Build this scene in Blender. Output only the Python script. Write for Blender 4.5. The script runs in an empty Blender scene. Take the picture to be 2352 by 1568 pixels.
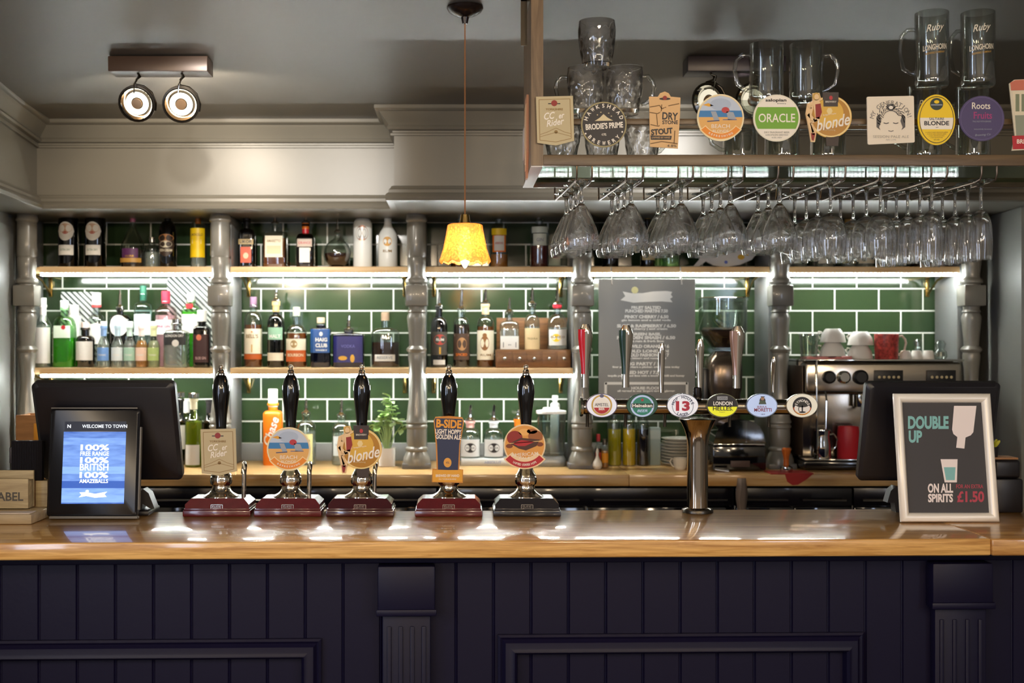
import bpy, bmesh, math, random
from mathutils import Matrix, Vector, Euler
random.seed(7)
S = bpy.context.scene
COL = S.collection
PI = math.pi
R = math.radians
# ---------------------------------------------------------------- view (photo taken as 2352x1568)
FOC, PX, PY, H = 2787.0, 1060.0, 784.0, 1.59
cam = bpy.data.cameras.new('camera')
cam.sensor_fit = 'HORIZONTAL'; cam.sensor_width = 36.0; cam.lens = FOC * 36.0 / 2352.0
cam.shift_x = (1176.0 - PX) / 2352.0
cam.clip_start = 0.05
cam.dof.use_dof = True; cam.dof.focus_distance = 3.62; cam.dof.aperture_fstop = 3.2
cam_o = bpy.data.objects.new('camera', cam); COL.objects.link(cam_o)
cam_o.location = (0, 0, H); cam_o.rotation_euler = (R(90), 0, 0)
S.camera = cam_o
S.view_settings.view_transform = 'Standard'; S.view_settings.look = 'None'
S.view_settings.gamma = 1.0; S.view_settings.use_curve_mapping = False
S.view_settings.exposure = 0.22
S.cycles.use_denoising = True
S.cycles.use_adaptive_sampling = True; S.cycles.adaptive_threshold = 0.03
S.cycles.max_bounces = 14; S.cycles.diffuse_bounces = 3; S.cycles.glossy_bounces = 4
S.cycles.transmission_bounces = 14; S.cycles.transparent_max_bounces = 20
S.cycles.caustics_reflective = False; S.cycles.caustics_refractive = False
S.cycles.sample_clamp_indirect = 4.0
# ---------------------------------------------------------------- world and lights
LED_E = 105.0
wd = bpy.data.worlds.new('world'); S.world = wd; wd.use_nodes = True
wd.node_tree.nodes['Background'].inputs[0].default_value = (0.62, 0.56, 0.52, 1)
wd.node_tree.nodes['Background'].inputs[1].default_value = 0.5

def lamp(name, kind, loc, energy, color=(1, 0.8, 0.55), size=0.05, aim=None, spot=60, blend=0.6):
    l = bpy.data.lights.new(name, kind); l.energy = energy; l.color = color
    if kind == 'AREA': l.size = size
    else: l.shadow_soft_size = size
    if kind == 'SPOT': l.spot_size = R(spot); l.spot_blend = blend
    o = bpy.data.objects.new(name, l); COL.objects.link(o); o.location = loc
    if aim is not None:
        d = Vector(aim) - Vector(loc); o.rotation_euler = d.to_track_quat('-Z', 'Y').to_euler()
    return o
# the pub's own ceiling lamps on the customers' side of the bar
for i, (x, y, z, e) in enumerate([(-1.4, 0.9, 2.14, 36), (-0.4, -0.5, 2.3, 36), (0.8, 0.8, 2.35, 36), (1.8, 0.2, 2.3, 32), (0.2, -2.4, 2.36, 60), (-1.2, -2.0, 2.34, 50), (1.5, -1.6, 2.34, 50)]):
    lamp('pub_lamp', 'POINT', (x, y, z), e, (1.0, 0.78, 0.52), 0.085)
# ceiling spot over the customers' side, then two lights added nearer the back bar
lamp('bulkhead_spot', 'SPOT', (-0.55, 2.2, 2.46), 260, (1.0, 0.95, 0.88), 0.04, aim=(-0.72, 5.03, 2.26), spot=24, blend=0.9)
lamp('bulkhead_spot', 'SPOT', (-1.0, 4.2, 2.46), 16, (1.0, 0.84, 0.66), 0.03, aim=(-1.15, 5.03, 2.2), spot=75, blend=0.7)  # added warm light past the lamp heads, clear of their shadows
lamp('bulkhead_spot', 'SPOT', (0.95, 4.02, 2.47), 45, (1.0, 0.96, 0.9), 0.03, aim=(0.62, 4.73, 2.25), spot=70, blend=0.9)  # added light standing in for glow from the back of the dark fixture
# ---------------------------------------------------------------- pixel helpers: a point seen at (px, py) that stands D metres into the room
def X(px, D): return (px - PX) * D / FOC
def Z(py, D): return H + (PY - py) * D / FOC
def W(px, py, D): return Vector((X(px, D), D, Z(py, D)))
def CZ(D): return 2.5 + 0.05 * max(0.0, 4.66 - D)      # the ceiling rises a little towards the room
BAR_Z, BACK_Z, UP_Z, MID_Z = 1.073, 1.0457, 1.914, 1.475
BAR_Y0, BAR_ROT, BAR_DEPTH = 3.145, 0.0278, 0.565
WALL_Y = 5.55
# ---------------------------------------------------------------- materials
def lin(c):
    if isinstance(c, str):
        c = c.lstrip('#'); c = [int(c[i:i + 2], 16) for i in (0, 2, 4)]
    return tuple(((v / 255) / 12.92 if v / 255 <= 0.04045 else ((v / 255 + 0.055) / 1.055) ** 2.4) for v in c) + (1.0,)
MATS = {}
def new_mat(name):
    m = bpy.data.materials.new(name); m.use_nodes = True
    return m, m.node_tree, m.node_tree.nodes['Principled BSDF']
def mat(c, rough=0.5, metal=0.0, name=None, spec=0.5, bump=0.0, bscale=60, mottle=0.0, coat=0.0, emit=0.0):
    key = (c if isinstance(c, str) else tuple(c), rough, metal, spec, bump, bscale, mottle, coat, emit)
    if key in MATS: return MATS[key]
    m, nt, b = new_mat(name or 'paint')
    b.inputs['Base Color'].default_value = lin(c)
    b.inputs['Roughness'].default_value = rough; b.inputs['Metallic'].default_value = metal
    b.inputs['Specular IOR Level'].default_value = spec
    b.inputs['Coat Weight'].default_value = coat; b.inputs['Coat Roughness'].default_value = 0.05
    if emit:
        b.inputs['Emission Color'].default_value = lin(c); b.inputs['Emission Strength'].default_value = emit
    if bump or mottle:
        tc = nt.nodes.new('ShaderNodeTexCoord')
        n = nt.nodes.new('ShaderNodeTexNoise'); n.inputs['Scale'].default_value = bscale; n.inputs['Detail'].default_value = 3
        nt.links.new(tc.outputs['Object'], n.inputs['Vector'])
        if bump:
            bp = nt.nodes.new('ShaderNodeBump'); bp.inputs['Strength'].default_value = bump; bp.inputs['Distance'].default_value = 0.004
            nt.links.new(n.outputs['Fac'], bp.inputs['Height']); nt.links.new(bp.outputs['Normal'], b.inputs['Normal'])
        if mottle:
            r = nt.nodes.new('ShaderNodeValToRGB'); a = lin(c)
            r.color_ramp.elements[0].position = 0.3; r.color_ramp.elements[1].position = 0.7
            r.color_ramp.elements[0].color = tuple(v * (1 - mottle) for v in a[:3]) + (1,)
            r.color_ramp.elements[1].color = tuple(min(1, v * (1 + mottle)) for v in a[:3]) + (1,)
            nt.links.new(n.outputs['Fac'], r.inputs[0]); nt.links.new(r.outputs[0], b.inputs['Base Color'])
    MATS[key] = m
    return m
def wood(name, dark, light, along='X', scale=9.0, rough=0.35, coat=0.0, stretch=14.0, bump=0.12):
    m, nt, b = new_mat(name)
    tc = nt.nodes.new('ShaderNodeTexCoord'); mp = nt.nodes.new('ShaderNodeMapping')
    sc = {'X': (1, stretch, stretch), 'Y': (stretch, 1, stretch), 'Z': (stretch, stretch, 1)}[along]
    mp.inputs['Scale'].default_value = sc
    n = nt.nodes.new('ShaderNodeTexNoise'); n.inputs['Scale'].default_value = scale * 0.35; n.inputs['Detail'].default_value = 6
    n.inputs['Roughness'].default_value = 0.65; n.inputs['Distortion'].default_value = 0.6
    r = nt.nodes.new('ShaderNodeValToRGB')
    r.color_ramp.elements[0].position = 0.32; r.color_ramp.elements[0].color = lin(dark)
    r.color_ramp.elements[1].position = 0.62; r.color_ramp.elements[1].color = lin(light)
    nt.links.new(tc.outputs['Object'], mp.inputs['Vector']); nt.links.new(mp.outputs[0], n.inputs['Vector'])
    nt.links.new(n.outputs['Fac'], r.inputs[0]); nt.links.new(r.outputs[0], b.inputs['Base Color'])
    bp = nt.nodes.new('ShaderNodeBump'); bp.inputs['Strength'].default_value = bump; bp.inputs['Distance'].default_value = 0.002
    nt.links.new(n.outputs['Fac'], bp.inputs['Height']); nt.links.new(bp.outputs[0], b.inputs['Normal'])
    b.inputs['Roughness'].default_value = rough; b.inputs['Coat Weight'].default_value = coat; b.inputs['Coat Roughness'].default_value = 0.07
    return m
def facing_mix(nt, lo=0.05, hi=0.9):
    lw = nt.nodes.new('ShaderNodeLayerWeight'); lw.inputs['Blend'].default_value = 0.5
    p = nt.nodes.new('ShaderNodeMath'); p.operation = 'POWER'; p.inputs[1].default_value = 2.4
    a = nt.nodes.new('ShaderNodeMath'); a.operation = 'MULTIPLY_ADD'; a.inputs[1].default_value = hi; a.inputs[2].default_value = lo
    nt.links.new(lw.outputs['Facing'], p.inputs[0]); nt.links.new(p.outputs[0], a.inputs[0])
    return a.outputs[0]
GL = {}
def tglass(tint=(245, 250, 248), rough=0.02, lo=0.1, hi=0.9):
    """thin-walled clear or tinted glass: tinted see-through with a fresnel sheen"""
    key = (tuple(tint), rough, lo, hi)
    if key in GL: return GL[key]
    m, nt, b = new_mat('bottle_glass'); nt.nodes.remove(b)
    out = nt.nodes['Material Output']
    t = nt.nodes.new('ShaderNodeBsdfTransparent'); t.inputs[0].default_value = lin(tint)
    g = nt.nodes.new('ShaderNodeBsdfGlossy'); g.inputs['Roughness'].default_value = rough
    mx = nt.nodes.new('ShaderNodeMixShader')
    nt.links.new(facing_mix(nt, lo, hi), mx.inputs[0]); nt.links.new(t.outputs[0], mx.inputs[1]); nt.links.new(g.outputs[0], mx.inputs[2])
    nt.links.new(mx.outputs[0], out.inputs[0]); GL[key] = m
    return m
LQ = {}
def liquid(c, clear=0.4):
    key = (tuple(c), clear)
    if key in LQ: return LQ[key]
    m, nt, b = new_mat('drink'); out = nt.nodes['Material Output']
    b.inputs['Base Color'].default_value = lin(c); b.inputs['Roughness'].default_value = 0.15
    t = nt.nodes.new('ShaderNodeBsdfTransparent'); t.inputs[0].default_value = lin([min(255, v * 1.25 + 20) for v in c])
    mx = nt.nodes.new('ShaderNodeMixShader'); mx.inputs[0].default_value = clear
    nt.links.new(b.outputs[0], mx.inputs[1]); nt.links.new(t.outputs[0], mx.inputs[2]); nt.links.new(mx.outputs[0], out.inputs[0])
    LQ[key] = m
    return m
def real_glass(name, tint=(250, 251, 250), ior=1.45):
    m, nt, b = new_mat(name); nt.nodes.remove(b)
    g = nt.nodes.new('ShaderNodeBsdfGlass'); g.inputs['Color'].default_value = lin(tint); g.inputs['IOR'].default_value = ior
    g.inputs['Roughness'].default_value = 0.0
    # a share of plain see-through wall with a fresnel sheen, as thin blown glass shows
    t = nt.nodes.new('ShaderNodeBsdfTransparent'); t.inputs[0].default_value = lin(tint); gl = nt.nodes.new('ShaderNodeBsdfGlossy'); gl.inputs['Roughness'].default_value = .02
    m1 = nt.nodes.new('ShaderNodeMixShader'); m2 = nt.nodes.new('ShaderNodeMixShader'); m2.inputs[0].default_value = .15
    nt.links.new(facing_mix(nt, .1, .8), m1.inputs[0]); nt.links.new(t.outputs[0], m1.inputs[1]); nt.links.new(gl.outputs[0], m1.inputs[2])
    nt.links.new(g.outputs[0], m2.inputs[1]); nt.links.new(m1.outputs[0], m2.inputs[2])
    nt.links.new(m2.outputs[0], nt.nodes['Material Output'].inputs[0])
    return m
def emitter(name, c, e):
    m, nt, b = new_mat(name)
    b.inputs['Base Color'].default_value = (0, 0, 0, 1)
    b.inputs['Emission Color'].default_value = lin(c); b.inputs['Emission Strength'].default_value = e
    return m
CHROME = mat('#d8d6d0', 0.06, 1.0, 'chrome'); STEEL = mat('#b9b6b0', 0.22, 1.0, 'steel'); DKMETAL = mat('#4a443c', 0.3, 0.9, 'dark metal')
BRASS = mat('#b89a5a', 0.25, 1.0, 'brass'); BLACK = mat('#0b0a0b', 0.12, 0, 'black gloss', coat=0.6); BLKPL = mat('#131214', 0.45, 0, 'black plastic')
WHITE = mat('#f2f0ea', 0.4, 0, 'white'); CREAM = mat('#ece2c8', 0.5, 0, 'cream'); PAPER = mat('#e9e6df', 0.6, 0, 'paper')
RED = mat('#b3202a', 0.4, 0, 'red'); INK = mat('#17141a', 0.5, 0, 'ink'); GOLD = mat('#c89a3a', 0.35, 0.4, 'gold'); ORANGE = mat('#ef7d1a', 0.4, 0, 'orange')
GREYP = mat('#706b60', 0.38, 0, 'grey paint', bump=0.05, bscale=40)
CLEAR = real_glass('glassware', (255, 255, 255), 1.45)
BOT = tglass((236, 244, 240), 0.04, 0.17)
# ---------------------------------------------------------------- mesh building
def box(cx, cy, cz, sx, sy, sz, bev=0.0, seg=2):
    bm = bmesh.new(); bmesh.ops.create_cube(bm, size=1)
    for v in bm.verts: v.co = Vector((v.co.x * sx + cx, v.co.y * sy + cy, v.co.z * sz + cz))
    if bev: bmesh.ops.bevel(bm, geom=list(bm.edges), offset=min(bev, 0.49 * min(sx, sy, sz)), segments=seg, profile=0.5, affect='EDGES')
    bm.verts.index_update(); r = ([v.co.copy() for v in bm.verts], [[v.index for v in f.verts] for f in bm.faces]); bm.free(); return r
def bx(x0, x1, y0, y1, z0, z1, bev=0.0, seg=2):
    return box((x0 + x1) / 2, (y0 + y1) / 2, (z0 + z1) / 2, abs(x1 - x0), abs(y1 - y0), abs(z1 - z0), bev, seg)
def lathe(prof, seg=24, cx=0, cy=0, cz=0, n=2.0, ky=1.0, a0=0.0, caps=True, closed=False):
    v, f, rings = [], [], []
    for r, z in prof:
        if r < 1e-6: rings.append([len(v)]); v.append(Vector((cx, cy, cz + z))); continue
        ring = []
        for i in range(seg):
            a = a0 + 2 * PI * i / seg; c, s = math.cos(a), math.sin(a)
            k = 1.0 if n == 2 else 1 / (abs(c) ** n + abs(s) ** n) ** (1 / n)
            ring.append(len(v)); v.append(Vector((cx + r * c * k, cy + r * s * k * ky, cz + z)))
        rings.append(ring)
    pairs = list(zip(rings, rings[1:])) + ([(rings[-1], rings[0])] if closed else [])
    for A, B in pairs:
        if len(A) == 1 and len(B) == 1: continue
        for i in range(seg):
            j = (i + 1) % seg
            if len(A) == 1: f.append([A[0], B[j], B[i]])
            elif len(B) == 1: f.append([A[i], A[j], B[0]])
            else: f.append([A[i], A[j], B[j], B[i]])
    if caps and not closed:
        if len(rings[0]) > 1: f.append(list(reversed(rings[0])))
        if len(rings[-1]) > 1: f.append(rings[-1])
    return v, f
def prism(pts, y0, y1):
    n = len(pts); v = [Vector((x, y0, z)) for x, z in pts] + [Vector((x, y1, z)) for x, z in pts]
    f = [list(range(n)), list(range(2 * n - 1, n - 1, -1))]
    f += [[i + n, (i + 1) % n + n, (i + 1) % n, i] for i in range(n)]
    return v, f
def extx(pts, x0, x1):
    v, f = prism(pts, x0, x1); return [Vector((p.y, p.x, p.z)) for p in v], f
def flat(pts, y): return [Vector((x, y, z)) for x, z in pts], [list(range(len(pts)))]
def tube(pts, r, seg=8, r1=None):
    pts = [Vector(p) for p in pts]; v, f = [], []; N = len(pts); up = Vector((0.13, 0.21, 0.97))
    for i, p in enumerate(pts):
        d = (pts[min(i + 1, N - 1)] - pts[max(i - 1, 0)]).normalized()
        a = d.cross(up); a = a if a.length > 1e-3 else d.cross(Vector((1, 0, 0))); a.normalize(); b = d.cross(a)
        rr = r if r1 is None else r + (r1 - r) * i / max(1, N - 1)
        for k in range(seg):
            t = 2 * PI * k / seg; v.append(p + a * math.cos(t) * rr + b * math.sin(t) * rr)
    for i in range(N - 1):
        for k in range(seg):
            j = (k + 1) % seg; f.append([i * seg + k, i * seg + j, (i + 1) * seg + j, (i + 1) * seg + k])
    f.append(list(range(seg - 1, -1, -1))); f.append([(N - 1) * seg + k for k in range(seg)])
    return v, f
def ball(cx, cy, cz, rx, ry=None, rz=None, seg=16, rings=8):
    ry = rx if ry is None else ry; rz = rx if rz is None else rz
    v, f = lathe([(math.sin(PI * i / rings), -math.cos(PI * i / rings)) for i in range(rings + 1)], seg)
    return [Vector((cx + p.x * rx, cy + p.y * ry, cz + p.z * rz)) for p in v], f
def xf(vf, M): return [M @ p for p in vf[0]], vf[1]
def sweep(path, prof):
    """profile (offset to the right of the path, z) run along a plan path with mitred corners"""
    P = [Vector(p) for p in path]; v, f = [], []; n = len(prof)
    for i, p in enumerate(P):
        d0 = (P[i] - P[i - 1]).normalized() if i else None; d1 = (P[i + 1] - P[i]).normalized() if i < len(P) - 1 else None
        n0 = Vector((d0.y, -d0.x)) if d0 else None; n1 = Vector((d1.y, -d1.x)) if d1 else None
        if n0 is None: m = n1
        elif n1 is None: m = n0
        else: m = (n0 + n1) / (1 + n0.dot(n1))
        for o, z in prof: v.append(Vector((p.x + m.x * o, p.y + m.y * o, z)))
    for i in range(len(P) - 1):
        for k in range(n):
            j = (k + 1) % n; f.append([i * n + k, i * n + j, (i + 1) * n + j, (i + 1) * n + k])
    f.append(list(range(n))); f.append(list(range(len(v) - 1, len(v) - n - 1, -1)))
    return v, f
class MB:
    def __init__(s): s.v = []; s.f = []; s.m = []; s.mats = []
    def add(s, vf, m):
        v, f = vf; o = len(s.v); s.v += v; s.f += [[i + o for i in q] for q in f]
        if m not in s.mats: s.mats.append(m)
        s.m += [s.mats.index(m)] * len(f); return s
    def build(s, name, parent=None, loc=None, rot=None, sharp=35, fix=True, **kw):
        me = bpy.data.meshes.new(name); me.from_pydata([tuple(p) for p in s.v], [], s.f)
        for m in s.mats: me.materials.append(m)
        me.polygons.foreach_set('material_index', s.m)
        if fix:
            bm = bmesh.new(); bm.from_mesh(me); bmesh.ops.recalc_face_normals(bm, faces=bm.faces); bm.to_mesh(me); bm.free()
        if sharp:
            me.polygons.foreach_set('use_smooth', [True] * len(me.polygons)); me.set_sharp_from_angle(angle=R(sharp))
        me.update()
        o = bpy.data.objects.new(name, me); COL.objects.link(o)
        if parent: o.parent = parent
        if loc is not None: o.location = loc
        if rot is not None: o.rotation_euler = rot
        for k, q in kw.items(): o[k] = q
        return o
def one(vf, m, name, parent=None, **kw): return MB().add(vf, m).build(name, parent, **kw)
def thing(name, label, cat, loc, rz=0, group=None, rot=None):
    o = bpy.data.objects.new(name, None); COL.objects.link(o); o.location = loc
    o.rotation_euler = rot if rot else (0, 0, rz); o.empty_display_size = 0.05
    o['label'] = label; o['category'] = cat
    if group: o['group'] = group
    return o
def tag(o, label, cat, group=None):
    o['label'] = label; o['category'] = cat
    if group: o['group'] = group
    return o
def struct(o): o['kind'] = 'structure'; return o
def dup(root, loc, label, rz=None):
    r = root.copy(); COL.objects.link(r); r.location = loc; r['label'] = label
    if rz is not None: r.rotation_euler = (0, 0, rz)
    for ch in list(root.children):
        c = ch.copy(); COL.objects.link(c); c.parent = r
        for g in ch.children:
            d = g.copy(); COL.objects.link(d); d.parent = c
    return r
# ---------------------------------------------------------------- lettering
_tc = {}
def glyphs(s, bold=0.0, shear=0.0):
    key = (s, bold, shear)
    if key not in _tc:
        c = bpy.data.curves.new('t', 'FONT'); c.body = s; c.resolution_u = 3; c.offset = bold; c.shear = shear
        o = bpy.data.objects.new('t', c); me = bpy.data.meshes.new_from_object(o)
        v = [Vector((q.co.x, q.co.y)) for q in me.vertices]; f = [list(p.vertices) for p in me.polygons]
        bpy.data.objects.remove(o); bpy.data.curves.remove(c); bpy.data.meshes.remove(me)
        x0 = min(p.x for p in v); x1 = max(p.x for p in v); y0 = min(p.y for p in v); y1 = max(p.y for p in v)
        _tc[key] = ([((p.x - x0) / (x1 - x0) - 0.5, (p.y - y0) / (y1 - y0) - 0.5) for p in v], f, (x1 - x0) / (y1 - y0))
    return _tc[key]
def circ(cx, cy, rx, ry=None, n=40, a0=0.0, a1=360.0):
    ry = rx if ry is None else ry
    full = abs(a1 - a0) >= 360
    return [(cx + rx * math.cos(R(a0 + (a1 - a0) * i / (n if full else n - 1))), cy - ry * math.sin(R(a0 + (a1 - a0) * i / (n if full else n - 1)))) for i in range(n)]
class Art:
    """flat print laid on a board: coordinates are photo pixels, turned to metres about (cx, cy)"""
    def __init__(s, cx, cy, sc, kx=1.0, map=None): s.cx, s.cy, s.s, s.kx = cx, cy, sc, kx; s.a = MB(); s.t = MB(); s.map = map
    def P(s, p):
        if s.map: return s.map(p)
        return ((p[0] - s.cx) * s.s * s.kx, (s.cy - p[1]) * s.s)
    def poly(s, pts, m, layer=1): s.a.add(flat([s.P(p) for p in pts], -0.0005 * layer), m)
    def ell(s, cx, cy, rx, ry, m, layer=1, n=40): s.poly(circ(cx, cy, rx, ry, n), m, layer)
    def rect(s, x0, y0, x1, y1, m, layer=1): s.poly([(x0, y0), (x1, y0), (x1, y1), (x0, y1)], m, layer)
    def line(s, pts, w, m, layer=2):
        for (x0, y0), (x1, y1) in zip(pts, pts[1:]):
            L = math.hypot(x1 - x0, y1 - y0) or 1; nx, ny = -(y1 - y0) / L * w / 2, (x1 - x0) / L * w / 2
            s.poly([(x0 + nx, y0 + ny), (x1 + nx, y1 + ny), (x1 - nx, y1 - ny), (x0 - nx, y0 - ny)], m, layer)
    def ring(s, cx, cy, r0, r1, m, layer=2, a0=0, a1=360, n=40, ky=1.0):
        o = [(cx + r1 * math.cos(R(a0 + (a1 - a0) * i / n)), cy - ky * r1 * math.sin(R(a0 + (a1 - a0) * i / n))) for i in range(n + 1)]
        q = [(cx + r0 * math.cos(R(a0 + (a1 - a0) * i / n)), cy - ky * r0 * math.sin(R(a0 + (a1 - a0) * i / n))) for i in range(n + 1)]
        for i in range(n): s.poly([o[i], o[i + 1], q[i + 1], q[i]], m, layer)
    def text(s, t, cx, cy, w, h, m, layer=3, bold=0.0, shear=0.0, rot=0.0):
        v, f, _ = glyphs(t, bold, shear); c, q = math.cos(R(rot)), math.sin(R(rot)); out = []
        for x, y in v:
            a, b = x * w, y * h; p = s.P((cx + a * c - b * q, cy - (a * q + b * c))); out.append(Vector((p[0], -0.0005 * layer, p[1])))
        s.t.add((out, f), m)
    def arc(s, t, cx, cy, r, a0, a1, h, m, layer=3, bold=0.02, inner=False, wk=0.7, ky=1.0):
        n = len(t)
        for i, ch in enumerate(t):
            if ch == ' ': continue
            a = R(a0 + (a1 - a0) * (i / max(1, n - 1))); x, y = cx + r * math.cos(a), cy - ky * r * math.sin(a)
            rot = math.degrees(a) - 90 if not inner else math.degrees(a) + 90
            _, _, asp = glyphs(ch, bold); s.text(ch, x, y, min(h * wk * 1.25, max(h * 0.2, h * asp * wk / 0.7)), h, m, layer, bold, 0, rot)
    def done(s, parent):
        if s.a.f: s.a.build('artwork', parent, sharp=0, fix=False)
        if s.t.f: s.t.build('lettering', parent, sharp=0, fix=False)
# ================================================================ the room
def tile_mat():
    m, nt, b = new_mat('green metro tile')
    tc = nt.nodes.new('ShaderNodeTexCoord'); sp = nt.nodes.new('ShaderNodeSeparateXYZ'); cb = nt.nodes.new('ShaderNodeCombineXYZ')
    ax = nt.nodes.new('ShaderNodeMath'); ax.operation = 'ADD'; ax.inputs[1].default_value = TX
    az = nt.nodes.new('ShaderNodeMath'); az.operation = 'ADD'; az.inputs[1].default_value = TZ
    nt.links.new(tc.outputs['Object'], sp.inputs[0]); nt.links.new(sp.outputs['X'], ax.inputs[0]); nt.links.new(sp.outputs['Z'], az.inputs[0])
    nt.links.new(ax.outputs[0], cb.inputs[0]); nt.links.new(az.outputs[0], cb.inputs[1])
    k = nt.nodes.new('ShaderNodeTexBrick'); k.offset = 0.5; k.squash = 1.0
    k.inputs['Scale'].default_value = 1.0; k.inputs['Brick Width'].default_value = 0.2018; k.inputs['Row Height'].default_value = 0.101
    k.inputs['Mortar Size'].default_value = 0.0035; k.inputs['Mortar Smooth'].default_value = 0.1; k.inputs['Bias'].default_value = 0
    k.inputs['Color1'].default_value = lin('#283a25'); k.inputs['Color2'].default_value = lin('#31432b'); k.inputs['Mortar'].default_value = lin('#dde0da')
    nt.links.new(cb.outputs[0], k.inputs['Vector']); nt.links.new(k.outputs['Color'], b.inputs['Base Color'])
    r = nt.nodes.new('ShaderNodeMapRange'); r.inputs[3].default_value = 0.09; r.inputs[4].default_value = 0.7
    nt.links.new(k.outputs['Fac'], r.inputs[0]); nt.links.new(r.outputs[0], b.inputs['Roughness'])
    bp = nt.nodes.new('ShaderNodeBump'); bp.invert = True; bp.inputs['Strength'].default_value = 0.5; bp.inputs['Distance'].default_value = 0.002
    nt.links.new(k.outputs['Fac'], bp.inputs['Height']); nt.links.new(bp.outputs[0], b.inputs['Normal'])
    return m
TX = 20 * 0.2018 - X(751.7, WALL_Y); TZ = 20 * 0.101 - Z(713.5, WALL_Y)
CEILP = mat('#625d55', 0.45, 0, 'ceiling paint', bump=0.04, bscale=25)
WALLP = mat('#7d7d79', 0.5, 0, 'wall paint', bump=0.05, bscale=30)
struct(one(bx(-2.6, 2.9, -1.2, WALL_Y + 0.1, -0.05, 0), mat('#3a2c22', 0.5, 0, 'floor boards', mottle=0.2, bscale=8), 'floor'))
struct(one(extx([(-1.2, CZ(-1.2)), (4.66, 2.5), (WALL_Y + .1, 2.5), (WALL_Y + .1, 2.62), (4.66, 2.62), (-1.2, CZ(-1.2) + .12)], -2.6, 2.9), CEILP, 'ceiling', sharp=0))
struct(one(bx(-2.6, 2.9, WALL_Y, WALL_Y + 0.1, 0, 2.5), tile_mat(), 'wall_back'))
LWX = X(22, 5.2)
def lw(y): return LWX - 0.0574 * (y - 5.2)
struct(one(([Vector((lw(y), y, z)) for y in (-1.2, WALL_Y) for z in (0, CZ(y) - .001)] + [Vector((lw(y) - 0.15, y, z)) for y in (-1.2, WALL_Y) for z in (0, CZ(y) - .001)],
            [[0, 2, 3, 1], [4, 5, 7, 6], [0, 4, 6, 2], [1, 3, 7, 5], [0, 1, 5, 4], [2, 6, 7, 3]]), WALLP, 'wall_left'))
RWX = X(2265, WALL_Y)
struct(one(extx([(-1.2, 0), (WALL_Y, 0), (WALL_Y, 2.499), (4.66, 2.499), (-1.2, CZ(-1.2) - .001)], RWX, RWX + .15), WALLP, 'wall_right', sharp=0))
def pier(name, pts, z1):   # upright wall pier from a plan outline
    v, f = prism(pts, 0, z1); struct(one(([Vector((q.x, q.z, q.y)) for q in v], f), WALLP, name, sharp=0))
xr = X(2268, 5.3)
pier('trim_6', [(xr, 5.3), (X(2346, 4.9), 4.9), (X(2346, 4.9) + .04, 4.86), (RWX + .02, 4.86), (RWX + .02, 5.5), (xr + .01, 5.5)], 2.134)
pier('trim_5', [(X(38, 5.3), 5.3), (X(-10, 4.9), 4.9), (X(-10, 4.9) - .05, 4.86), (-2.05, 4.86), (-2.05, 5.3)], 2.08)
# bulkhead above the back bar with its step, cornice and lower bead
P1 = (X(85, 5.03), 5.03); P3 = (X(905, 4.73), 4.73); P0 = (P1[0] + 0.0574 * 3.03, 2.0)
path = [P0, P1, (P3[0], 5.03), P3, (RWX, 4.73)]
m = MB()
# (the left return rises with the ceiling)
m.add(bx(-1.95, P3[0], 5.03, WALL_Y, 2.135, 2.5), GREYP); m.add(bx(P3[0], RWX, 4.73, WALL_Y, 2.135, 2.5), GREYP)
m.add(([Vector((x, y, z)) for z in (2.135, 2.5) for x, y in ((P0[0], 2.0), P1, (-1.95, 5.03), (lw(2.0) - 0.02, 2.0))],
       [[0, 1, 2, 3], [7, 6, 5, 4], [0, 4, 5, 1], [1, 5, 6, 2], [2, 6, 7, 3], [3, 7, 4, 0]]), GREYP)
struct(m.build('trim_1'))
corn = [(0, 2.391), (.013, 2.391), (.013, 2.399), (.006, 2.403), (.006, 2.410), (.022, 2.413), (.027, 2.420), (.023, 2.428), (.018, 2.431),
        (.028, 2.446), (.046, 2.466), (.054, 2.478), (.064, 2.480), (.073, 2.487), (.072, 2.5), (0, 2.5)]
vf = sweep(path, corn); k = len(corn)
for q in vf[0][:k]: q.z += CZ(2.0) - 2.5
struct(one(vf, GREYP, 'trim_2'))
bead = [(0, 2.197), (.010, 2.194), (.013, 2.186), (.020, 2.180), (.021, 2.168), (.029, 2.163), (.035, 2.150), (.030, 2.137), (.018, 2.133), (0, 2.133)]
struct(one(sweep(path, bead), GREYP, 'trim_3'))
DADO = mat('#7c7e7e', 0.35, 0, 'grey board')
struct(one(bx(-1.9, xr - .001, WALL_Y - 0.016, WALL_Y, BACK_Z, Z(1017, WALL_Y), 0.003), DADO, 'trim_4'))
# partitions (fixed boards from counter to bulkhead behind each turned post)
COLS = [62, 506, 957, 1337, 1792, 2231]
CD = 5.22
cx = [X(p, CD) for p in COLS]
PART_W = 0.072
for i, x in enumerate(cx):
    xa, xb = (x - PART_W / 2, x + PART_W / 2) if i else (lw(5.25) + .0015, -1.906)
    o = one(bx(xa, xb, 5.281, WALL_Y - 0.017, BACK_Z + .0003, 2.1335, 0.003), DADO, 'upright_board')
    tag(o, 'grey upright dividing board behind the %s turned post from the left' % ['first', 'second', 'third', 'fourth', 'fifth', 'sixth'][i], 'board', 'uprights of the back bar')
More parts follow.
